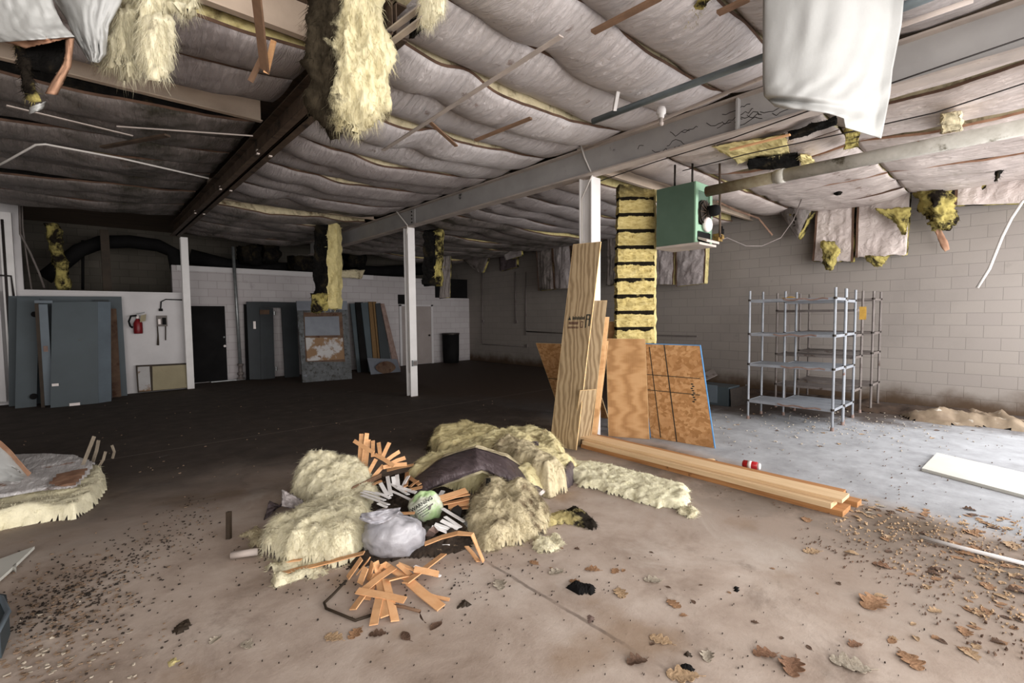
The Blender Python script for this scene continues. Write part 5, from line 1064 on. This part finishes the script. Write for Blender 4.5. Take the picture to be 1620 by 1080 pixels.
for i, (poly, lab) in enumerate((([(412, 900), (440, 886), (500, 890), (525, 902), (490, 914), (440, 922)], 'crumbled pale wool in front of the left batts'), ([(384, 848), (405, 832), (430, 838), (425, 858), (396, 864)], 'crumbled wool left of the left batts'), ([(832, 862), (850, 850), (880, 846), (896, 856), (880, 872), (845, 876)], 'crumbled wool in front of the brown stained batt'))):
    wool_piece('insulation_scrap', lab, poly, .03, 'wool_pale' if i != 1 else 'wool_dirty', 81+i, tuf=200, tl=.025, edge=.05, rag=.09, res=.02)
# dark facing left of the wool
def dfP(u, v): return PD(418+62*u+8*v, 822-58*u+20*math.sin(3*u)*v-30*v*(1-u), 3.92+.34*u+.12*v-.05*math.sin(6*u)+.03*fb((u*4, v*4, 1), 1.5, 3))
tag(obj('facing_scrap', MB().sheet(dfP, 24, 16, .01), 'face_black', smooth=True), 'dark crumpled facing scrap left of the rear wool batt', 'scrap')
tag(obj('facing_scrap', MB().sheet(lambda u, v: PD(446+34*u, 800-26*v+8*u+10*u*v, 3.93+.1*v+.03*fb((u*4, v*4, 7), 1.5, 5)), 16, 12, .008), 'face_grey', smooth=True), 'greyish facing flap between the two left wool batts', 'scrap')
tag(obj('rubble', mound([(556, 900), (562, 800), (585, 762), (650, 748), (720, 776), (750, 812), (748, 860), (700, 880), (640, 884)], .05, .2, .022, .05, 9, 90, rag=.05), mat('dark_rubbish', S(66, 54, 44), S(36, 30, 26), 16, .95, stain=(S(120, 104, 86), 20, .6, .68))), 'dark crumbs and dust heaped under the laths', 'rubbish', kind='stuff')
# laths
def lath(pts, m_, label, group, w=.038, up=0.):
    P = [V(p) for p in pts]; d = P[-1]-P[0]; r = random.Random(str(pts)); view = ((P[0]+P[-1])/2-CO).normalized()
    sd = d.cross(view); sd = (sd.normalized()+view*r.uniform(-.3, .3)) if up else (d.cross(V((0, 0, 1))).normalized()+V((0, 0, r.uniform(-.35, .35))))
    if len(P) == 2: P = [P[0], P[0].lerp(P[1], .5)+V((0, 0, r.uniform(-.004, .008))), P[1]]
    return tag(obj('lath_slat', MB().strip(P, w, .007, sd), m_), label, 'lath', group)
G1 = 'orange laths standing in a fan'; L1 = 'orange lath in the upright fan at the rear of the pile'
for i, (x0, y0, x1, y1) in enumerate([(572, 686, 568, 749), (580.5, 685, 573, 747), (583, 695, 576, 754), (590, 697, 590, 722), (599, 700, 602, 724), (616, 700, 604, 726), (632, 714, 609, 730), (641, 724, 615, 735), (643.5, 734, 606, 739), (560, 697, 591, 715.5), (593.5, 719, 623, 737), (595, 726, 577, 760), (606.5, 736, 583, 764)]):
    lath([PD(x0, y0, 4.72-.02*i), PD(x1, y1, 4.55-.015*i)], 'lath', L1, G1, .042 if i < 3 else .036, 1)
G2 = 'orange laths behind the white ones'; L2 = 'orange lath lying between the upright fan and the white laths'
for a, b in (((585, 769), (604, 760)), ((644, 747), (642, 769)), ((646, 754), (664, 766)), ((648, 770), (661, 760)), ((612, 744), (655, 735)), ((640, 776), (668, 770)), ((556, 748), (570, 740))):
    lath([FL(*a, .14), FL(*b, .17)], 'lath', L2, G2)
tag(obj('lath_slat', MB().strip([FL(554, 781, .12), FL(560, 772, .16), FL(578, 764, .18), FL(603, 752, .18)], .04, .01, (0, 0, 1)), 'lath_brown'), 'bent brown lath beside the rear wool batt', 'lath')
G3 = 'orange laths stacked under the brown batt'; L3 = 'orange lath in the tight stack left of the brown stained batt'
for i, (a, b) in enumerate((((696, 788), (738, 775)), ((698, 792), (742, 781)), ((701, 797), (742, 788)), ((709, 801), (742, 795)), ((713, 804), (742, 802)))):
    lath([FL(*a, .17-.025*i), FL(*b, .19-.025*i)], 'lath', L3, G3, .06)
tag(obj('lath_slat', MB().strip([FL(631, 812, .17), FL(656, 811, .17)], .035, .007, V((CF.x, CF.y, 0))), 'lath'), 'short orange lath pointing at the green bag', 'lath')
G4 = 'white painted laths behind the bags'; L4 = 'white painted lath in the heap behind the grey and green bags'
for i, (x0, y0, x1, y1) in enumerate([(602, 764, 613, 783), (613, 753.5, 618.5, 784), (622, 754, 624, 768), (628, 751, 630, 769), (646, 753, 637, 770), (618.5, 765, 646, 782), (630, 769, 658, 779), (618.5, 776, 649, 790), (593, 778.5, 617, 788), (572, 778.5, 609, 791), (572, 783, 615, 798), (598, 796, 612, 802), (576, 776, 600, 783)]):
    lath([FL(x0, y0, .2 if i < 5 else .16), FL(x1, y1, .15 if i < 5 else .14)], 'lath_white', L4, G4, .034)
G5 = 'white painted laths right of the green bag'; L5 = 'white painted lath lying right of the green bag'
for (x0, y0, x1, y1) in [(701, 776, 692.5, 790), (700, 804, 735, 825), (704, 817, 729, 834), (698, 823, 724, 837), (688, 828.5, 718.5, 840), (683, 833, 711, 843)]:
    lath([FL(x0, y0, .12), FL(x1, y1, .07)], 'lath_white', L5, G5, .04)
G6 = 'orange laths fanned out at the front of the pile'; L6 = 'orange lath in the fan in front of the grey bag'
for i, (x0, y0, x1, y1) in enumerate([(572, 883, 550, 914), (584, 884, 566, 906), (579, 897, 569, 923), (590, 889, 583, 918), (594, 888, 601, 916), (607, 891, 600, 908), (596, 908, 580, 948), (575, 941, 558, 964), (600.5, 916, 608.6, 975), (610, 916, 625, 982), (600, 945, 591, 988), (624, 897, 574, 934), (565, 934, 641, 949), (606, 891, 646, 916), (630, 891, 658, 902), (655, 900, 694, 908), (613, 918, 657, 909), (641, 922, 702, 876), (630, 892, 650, 910)]):
    z = .02+.05*(1-min(1, (y0-876)/70))+.004*i*.5
    lath([FL(x0, y0, z+.05 if i < 6 else z), FL(x1, y1, .012+(.03 if i > 10 else .006*(i % 3)))], 'lath', L6, G6, .046)
lath([FL(648, 920, .05), FL(671, 940, .03), FL(698, 961, .01)], 'lath', 'wide orange lath reaching right at the front of the pile', None, .06)
lath([FL(671, 938, .03), FL(690, 944, .015), FL(711, 948, .008)], 'lath', 'thin orange sliver beside the wide right lath', None, .02)
lath([FL(440, 907, .012), FL(500, 894, .03), FL(576, 874, .1)], 'lath', 'long orange lath sticking out left under the wool batt', None, .05)
lath([FL(452, 888, .03), FL(478, 884, .05)], 'lath', 'short orange lath end under the left front batt', None, .05)
tag(obj('bent_lath', MB().strip([FL(672, 860, .1), FL(700, 849, .14), FL(724, 843, .17), FL(747, 845, .17), FL(755, 865, .1), FL(765, 888, .01)], .042, .008, V((0, 0, 1))*.2+V((CF.x, CF.y, 0))), 'lath'), 'bent orange lath arching right of the grey bag', 'lath')
lath([FL(738, 864, .05), FL(757, 888, .01)], 'lath', 'orange lath propped under the bent one', None, .035)
lath([FL(656, 895, .06), FL(697, 911, .02)], 'lath_white', 'white lath end under the front orange laths', None, .03)
lath([FL(672, 861, .03), FL(712, 861, .03)], 'lath_white', 'white lath lying under the bent orange one', None, .03)
tag(obj('bent_rod', MB().tube([FL(548, 918, .05), FL(525, 942, .02), FL(513, 953, .012), FL(516, 962, .01), FL(562, 981, .01), FL(590, 972, .01)], .008, 6), 'frame_dark', smooth=True), 'thin bent dark rod on the floor in front of the pile', 'rod')
tag(obj('wooden_stick', MB().tube([FL(610, 955, .03), FL(640, 960, .02), FL(665, 967, .015)], .009, 8), 'lath_brown', smooth=True), 'brown stick poking right beneath the front orange laths', 'stick')
tag(obj('wood_chip', MB().sheet(lambda u, v: FL(663+9*v-6*u*math.sin(3.1*v)+3*u, 967+18*v, .012+.012*math.sin(3*v)), 4, 8, .006), 'twig'), 'dark oval wood chip at the tip of the brown stick', 'wood')
t = obj('wooden_post', MB().bar(FL(362, 852, 0), PD(362, 809, depth(FL(362, 852))+.02), .03, .03, CF), 'frame_dark'); tag(t, 'short dark stake standing upright left of the pile', 'stake')
tag(obj('wooden_stick', MB().tube([FL(366, 878, .03), FL(408, 872, .04)], .025, 8), 'beam_flange', smooth=True), 'pale rounded stick end left of the front wool batt', 'stick')
tag(obj('black_strap', MB().strip([PD(773, 757, 4.1), PD(771, 775, 3.98), PD(768, 795, 3.86), PD(763, 818, 3.74), PD(755, 844, 3.6)], .04, .012, CR), 'black'), 'black strap hanging down over the brown stained batt', 'strap')
# plastic bags
def blob(cx, cy, dep, rx, ry, rz, seed, amp, n=(40, 28), shape=None):
    o = PD(cx, cy, dep); mb = MB(); nu, nv = n
    for j in range(nv+1):
        th = math.pi*j/nv
        for i in range(nu):
            ph = 2*math.pi*i/nu; d = V((math.sin(th)*math.cos(ph), math.sin(th)*math.sin(ph), math.cos(th))); k = 1+amp*fb(d, 1.7, seed, 3)+amp*.8*(abs(nz(d, 3, seed))-.2)
            if shape: k *= shape(d)
            mb.v.append(o+CR*d.x*rx*k+V((-CR.y, CR.x, 0))*d.y*ry*k+V((0, 0, 1))*d.z*rz*k)
    for j in range(nv):
        for i in range(nu): mb.f.append((j*nu+i, j*nu+(i+1) % nu, (j+1)*nu+(i+1) % nu, (j+1)*nu+i)[::-1])
    for q in range(len(mb.v)): mb.v[q].z = max(mb.v[q].z, .012)
    return mb, o
mb, o = blob(621, 851, 3.36, .215, .16, .175, 3, .15, (56, 40), lambda d: 1+.22*max(0, d.z)*max(0, 1-abs(d.x+.25)*1.6)-.1*max(0, -d.z))
t = thing('plastic_bag', 'crumpled grey plastic bag lying on the front laths of the pile', 'bag', o-V((0, 0, .2)))
obj('film', mb, 'bag_grey', t, smooth=True)
obj('folded_flap', MB().sheet(lambda u, v: PD(572+62*u-4*v, 812-10*u+22*v*math.sin(2.2*u+.4), 3.18-.03*math.sin(6*u)+.03*fb((u*4, v*3, 2), 1.4, 3)), 20, 12, .004), 'bag_grey', t, smooth=True)
mb, o = blob(673, 806, 3.86, .135, .1, .13, 8, .14, (44, 32), lambda d: 1+.12*max(0, d.z))
t = thing('plastic_bag', 'green tinted plastic bag with black warning print on the pile', 'bag', o-V((0, 0, .13)))
obj('film', mb, 'bag_green', t, smooth=True)
def text_on(txt, size, place, m_, parent, name='print', ext=.0):
    cu = bpy.data.curves.new('lettering', 'FONT'); cu.body = txt; cu.size = size; cu.align_x = 'CENTER'; cu.align_y = 'CENTER'; cu.resolution_u = 2; cu.offset = size*.02
    ob = bpy.data.objects.new('lettering', cu); C.objects.link(ob); dg = bpy.context.evaluated_depsgraph_get(); me = bpy.data.meshes.new_from_object(ob.evaluated_get(dg))
    b = bmesh.new(); b.from_mesh(me); bmesh.ops.triangulate(b, faces=b.faces[:]); bmesh.ops.subdivide_edges(b, edges=b.edges[:], cuts=1); b.verts.index_update()
    mb = MB(); mb.v = [place(v.co.x, v.co.y) for v in b.verts]; mb.f = [tuple(v.index for v in f.verts) for f in b.faces]; b.free()
    bpy.data.objects.remove(ob); bpy.data.curves.remove(cu)
    return obj(name, mb, m_, parent)
from mathutils.bvhtree import BVHTree
bvh = BVHTree.FromPolygons([tuple(p) for p in mb.v], mb.f)
def on_bag(dx, dy, rot):
    c, s = math.cos(rot), math.sin(rot)
    def pl(x, y):
        q = (dx+x*c-y*s, dy+x*s+y*c); tgt = o+CR*q[0]+CU*q[1]; d = (tgt-CO).normalized(); hit = bvh.ray_cast(CO, d)
        return (hit[0] if hit[0] else tgt)-d*.003
    return pl
text_on('WARNING', .042, on_bag(-.03, .045, math.radians(33)), 'ink', t)
for i, w in enumerate((.1, .12, .09, .07)):
    pl = on_bag(-.02+.008*i, .012-.018*i, math.radians(33)); m2 = MB()
    for k in range(7): 
        xa = -w/2+w*k/7; m2.add([pl(xa, 0), pl(xa+w/10, 0), pl(xa+w/10, .007), pl(xa, .007)], [(0, 1, 2, 3)])
    obj('fine_print', m2, MT['ink'] if i < 2 else 'green', t)
pl = on_bag(.045, .02, math.radians(33)); obj('print_block', MB().add([pl(-.03, -.012), pl(.03, -.012), pl(.03, .02), pl(-.03, .02)], [(0, 1, 2, 3)]), 'shelf_dark', t)
tag(obj('foil_scrap', mound([(730, 830), (738, 824), (748, 832), (742, 842), (732, 840)], .06, .03, .012, .03, 20, 95, z0=.02), 'galv', smooth=True), 'crumpled shiny foil scrap beside the black strap', 'scrap')
tag(obj('slate_chip', MB().prism([FL(714, 808, .08), FL(722, 798, .1), FL(731, 806, .1), FL(728, 818, .08)], (0, 0, .01)), 'grey_door_dk'), 'dark grey chip beside the stacked orange laths', 'scrap')
tag(obj('slate_chip', MB().prism([FL(664, 832, .06), FL(688, 836, .06), FL(684, 848, .05), FL(668, 846, .05)], (0, 0, .01)), 'face_black'), 'dark flat chip under the green bag', 'scrap')
tag(obj('peel_chip', MB().strip([FL(678, 848, .06), FL(684, 840, .12), FL(690, 836, .13)], .06, .008, CR), 'peel'), 'curled reddish chip in front of the green bag', 'scrap')
# ------------------------------------------------------------------ leaves and small debris
LM = []
def leaf_mesh(kind, seed):
    r = random.Random(seed); mb = MB(); nl = 3; curl = r.uniform(.1, .6); tw = r.uniform(-.5, .5)
    def wd(v): return (.40*math.sin(math.pi*min(1, v*.94+.03))**.7*(.42+.58*abs(math.cos(math.pi*(v*3.2+.1)))**.8) if kind else .27*math.sin(math.pi*v)**.8)+.008
    def P(u, v):
        w = wd(v); x = (u-.5)*2*w; return V((x+.05*math.sin(4*v+seed), v-.5, .02+curl*x*x*2+.10*curl*math.sin(math.pi*v)*(1 if seed % 2 else 0)+tw*x*(v-.5)*.4+.03*abs(nz((x*6, v*6, seed)))))
    mb.sheet(P, 8, 24, .012); mb.tube([P(.5, 0.02), V((.02, -.62, .03)), V((.06, -.72, .02))], .012, 5)
    z = min(p.z for p in mb.v)
    for p in mb.v: p.z -= z
    return mb
protos = {}
def leaf(px, py, size, kind, col, rot, label, group=None, cat='leaf'):
    key = (kind, col)
    size *= .72; mx = Matrix.Translation(FL(px, py, .001)) @ Matrix.Rotation(rot, 4, 'Z') @ Matrix.Scale(size, 4)
    if key not in protos: o = protos[key] = obj('fallen_leaf', leaf_mesh(kind % 2, kind*7+col), 'leaf%d' % col, mtx=mx)
    else: o = protos[key].copy(); C.objects.link(o); o.matrix_world = mx
    if group is None and 'group' in o: del o['group']
    return tag(o, label, cat, group)
big = [(528, 1008, .14, 1, 1, .4, 'lobed tan leaf lying in front of the bent rod'), (562, 1002, .13, 3, 0, 2, 'curled lobed tan leaf right of the one before the bent rod'), (597, 1003, .12, 1, 2, 1, 'narrow brown leaf in front of the front laths'), (642, 1006, .12, 2, 2, 0, 'brown shrivelled leaf below the brown stick tip'), (690, 990, .12, 4, 2, 1.9, 'dark chip-like leaf right of the oval wood chip'),
       (937, 901, .13, 1, 0, .6, 'lobed tan leaf right of the wool tail, nearest the floor joint'), (973, 903, .1, 3, 0, 1.7, 'tan leaf next to the lobed one right of the wool tail'), (981, 938, .15, 1, 1, 2.3, 'golden tan leaf right of the black plastic scrap'), (910, 920, .1, 3, 0, .3, 'small orange-brown leaf just behind the black plastic scrap'), (1033, 918, .15, 1, 3, .9, 'bleached lobed leaf in the row right of the black scrap'), (1064, 955, .12, 3, 0, 2.6, 'tan leaf standing alone in the middle of the near floor'),
       (1045, 1012, .15, 1, 1, .2, 'pale tan lobed leaf at the bottom centre beside the floor joint'), (1008, 1047, .14, 3, 2, 1.2, 'dark curled leaf on the joint at the bottom edge'), (1080, 1068, .2, 1, 1, .7, 'big pale leaf at the bottom edge of the floor'), (1120, 1038, .12, 3, 3, 2, 'grey bleached leaf near the bottom edge'), (1210, 1035, .15, 1, 4, .9, 'rust coloured lobed leaf at bottom right of centre'), (1255, 1055, .2, 3, 4, 1.7, 'big rust red leaf cluster at the bottom right'),
       (1345, 1052, .22, 1, 3, .5, 'big grey oak leaf with dark edges at the bottom right'), (1440, 1045, .18, 3, 0, 2.2, 'orange-tan leaf at the bottom right corner area'), (1383, 955, .26, 1, 0, 1.2, 'large flat tan oak leaf on the brown floor at right'), (1284, 872, .16, 1, 1, .8, 'pale star shaped leaf below the near end of the lumber'), (1347, 875, .12, 2, 1, .2, 'pale narrow leaf right of the star shaped one'), (1275, 822, .14, 3, 0, 2, 'tan leaf just below the near lumber end'), (1395, 895, .14, 1, 4, .1, 'rust leaf in the middle of the leafy floor'), (1353, 1020, .1, 3, 4, 1, 'small rust leaf above the big grey oak leaf'),
       (1536, 843, .16, 1, 0, 2.4, 'tan leaf above the thin white pipe'), (1550, 888, .15, 3, 0, .6, 'tan leaf just below the thin white pipe'), (1600, 862, .18, 1, 1, 1.5, 'pale crumpled leaf at the right edge by the white pipe'), (390, 1021, .11, 3, 3, .4, 'greyish leaf at the lower left of the floor'), (341, 1012, .09, 3, 3, 2.2, 'small bleached leaf right of the dark lower-left chip'), (880, 905, .14, 1, 3, 1.4, 'pale twisted leaf left of the lobed tan ones'), (790, 925, .16, 1, 3, 2.8, 'pale lobed leaf right of the front laths'), (845, 890, .1, 3, 0, 0, 'tan leaf in front of the brown stained batt')]
for q in big: leaf(*q)
r = random.Random(5)
def scatter(n, fn, sz, cols, label, group):
    k = 0
    while k < n:
        x, y = fn()
        if x < 5 or x > 1615 or y > 1076 or FL(x, y).x > 10.7: continue
        leaf(x, y, r.uniform(*sz), r.randrange(1, 5), r.choice(cols), r.random()*6.28, label, group); k += 1
scatter(70, lambda: (lambda u, v: (1390+230*u**.8, 830+60*u+(185)*v*v))(r.random(), r.random()), (.05, .13), (0, 1, 2), 'small brown leaf in the scatter on the dirty floor at right', 'leaves on the dirty floor at right')
scatter(26, lambda: (1352+r.gauss(0, 1)*22+30*r.random(), 805+r.gauss(0, 1)*8), (.04, .09), (1, 3), 'pale leaf in the drift at the near lumber end', 'leaves drifted against the lumber end')
scatter(40, lambda: (r.uniform(1140, 1560), r.gauss(668, 14)), (.05, .11), (1, 3, 2), 'pale leaf on the floor around the shelf unit feet', 'leaves around the shelving')
scatter(30, lambda: (lambda u: (1370+250*u, 805+25*u+r.gauss(0, 8)))(r.random()), (.06, .12), (0, 1, 2), 'leaf along the border of the grey floor', 'leaves along the grey floor border')
scatter(18, lambda: (r.uniform(860, 1340), r.uniform(850, 1040)), (.03, .06), (2, 0), 'small leaf bit scattered on the near floor', 'leaf bits on the near floor')
def flakes(name, label, n, fn, sz, m_, cat='litter', h=.006):
    mb = MB(); k = 0
    while k < n:
        x, y = fn()
        if y < 560 or x < -40 or x > 1660 or y > 1120 or FL(x, y).x > 10.75: continue
        p = FL(x, y, .001); a = r.random()*6.28; s = r.uniform(*sz); m_n = r.randrange(3, 6)
        mb.prism([p+V((math.cos(a+6.283*i/m_n)*s*r.uniform(.5, 1.2), math.sin(a+6.283*i/m_n)*s*r.uniform(.4, 1)*.7, r.random()*s*.5)) for i in range(m_n)], (0, 0, h*r.uniform(.4, 1.4))); k += 1
    return tag(obj(name, mb, m_), label, cat, kind='stuff')
g = lambda a, b: r.gauss(a, b)
def streak():
    u = r.random(); return (30+300*u+g(0, 22), 985-170*u+g(0, 22)) if r.random() < .6 else (130+g(0, 60), 945+g(0, 35))
flakes('crumbs', 'black crumbs strewn in a streak across the left floor', 800, streak, (.003, .011), 'crumb_dark')
flakes('leaf_litter', 'tan leaf crumbs strewn across the lower left floor', 500, lambda: (90+g(0, 70), 1000+g(0, 55)) if r.random() < .6 else streak(), (.004, .016), 'crumb_tan')
flakes('plaster_chips', 'pale chips at the lower left corner of the floor', 60, lambda: (100+g(0, 60), 1035+g(0, 28)), (.004, .016), 'leaf3')
flakes('crumbs', 'black crumbs around the rubbish pile', 260, lambda: (g(640, 150), g(905, 35)), (.003, .009), 'crumb_dark')
flakes('leaf_litter', 'brown leaf crumbs on the dirty floor at right', 380, lambda: (lambda u: (1250+380*u, 830+230*r.random()**1.5*u+30*r.random()+g(0, 6)))(r.random()**.7), (.004, .015), 'leaf2')
flakes('leaf_litter', 'pale leaf crumbs on the dirty floor at right', 500, lambda: (lambda u: (1300+330*u, 815+200*r.random()**1.6*u+20*r.random()))(r.random()**.6), (.005, .018), 'leaf1')
flakes('paint_chips', 'pale paint chips around the shelving', 320, lambda: (g(1330, 120), g(672, 17)), (.008, .025), 'leaf3')
flakes('paint_chips', 'dark bits scattered on the grey floor', 160, lambda: (r.uniform(1130, 1620), r.uniform(690, 820)), (.004, .014), 'leaf2')
flakes('paint_chips', 'light bits scattered on the dark floor', 140, lambda: (r.uniform(30, 860), r.uniform(630, 760)), (.004, .014), 'crumb_tan')
flakes('crumbs', 'small dark crumbs on the near floor', 260, lambda: (r.uniform(200, 1500), r.uniform(870, 1075)), (.002, .006), 'crumb_dark')
def chip(label, poly, m_='black', h=.02, nm='dark_chip', cat='scrap'): return tag(obj(nm, mound(poly, h, .03, .012, .012, 25, len(label), rag=.01), m_), label, cat)
chip('dark flat chip on the bare floor at lower left', [(273, 1000), (280, 990), (295, 980), (302, 986), (297, 994), (282, 1003)], 'frame_dark')
chip('torn black plastic scrap right of centre on the near floor', [(896, 930), (912, 924), (925, 928), (940, 930), (937, 940), (915, 940), (904, 934)], 'black', .035)
chip('dark triangular chip right of the front laths', [(723, 962), (735, 950), (743, 958)], 'frame_dark', .015)
chip('black chip at the bottom edge right of centre', [(1074, 1056), (1084, 1052), (1100, 1058), (1092, 1064)], 'black', .03)
chip('dark pebble in the lower middle of the floor', [(1082, 1032), (1090, 1031), (1095, 1038), (1086, 1041)], 'frame_dark', .02)
chip('curled black scrap on the near floor at right of centre', [(1160, 928), (1166, 926), (1169, 934), (1163, 937)], 'black', .02)
chip('yellow paper scrap at the lower left of the floor', [(266, 1048), (276, 1041), (284, 1046), (270, 1054)], 'wool', .008, 'paper_scrap', 'paper')
chip('small pink scrap beside the floor joint', [(931, 976), (937, 973), (939, 981), (933, 983)], 'peel', .006, 'paper_scrap', 'paper')
# ------------------------------------------------------------------ daylight
def area(name, loc, rot, sx, sy, power, col):
    l = bpy.data.lights.new(name, 'AREA'); l.shape = 'RECTANGLE'; l.size = sx; l.size_y = sy; l.energy = power; l.color = col
    o = bpy.data.objects.new(name, l); C.objects.link(o); o.location = loc; o.rotation_euler = rot; return o
area('daylight_front_opening', (3, -8, 2.0), (math.radians(90), 0, 0), 26, 6, 2350, (1, .965, .935))
area('daylight_side_opening', (8.2, -1.2, 1.9), (math.radians(66), 0, 0), 4.6, 2.2, 150, (.93, .96, 1))
w = bpy.data.worlds.new('overcast'); bpy.context.scene.world = w; w.use_nodes = True
w.node_tree.nodes['Background'].inputs[0].default_value = (1, .97, .95, 1); w.node_tree.nodes['Background'].inputs[1].default_value = 1.25
sc = bpy.context.scene; sc.view_settings.view_transform = 'Standard'; sc.view_settings.look = 'None'; sc.view_settings.gamma = 1; sc.view_settings.use_curve_mapping = False
sc.view_settings.exposure = 0.26
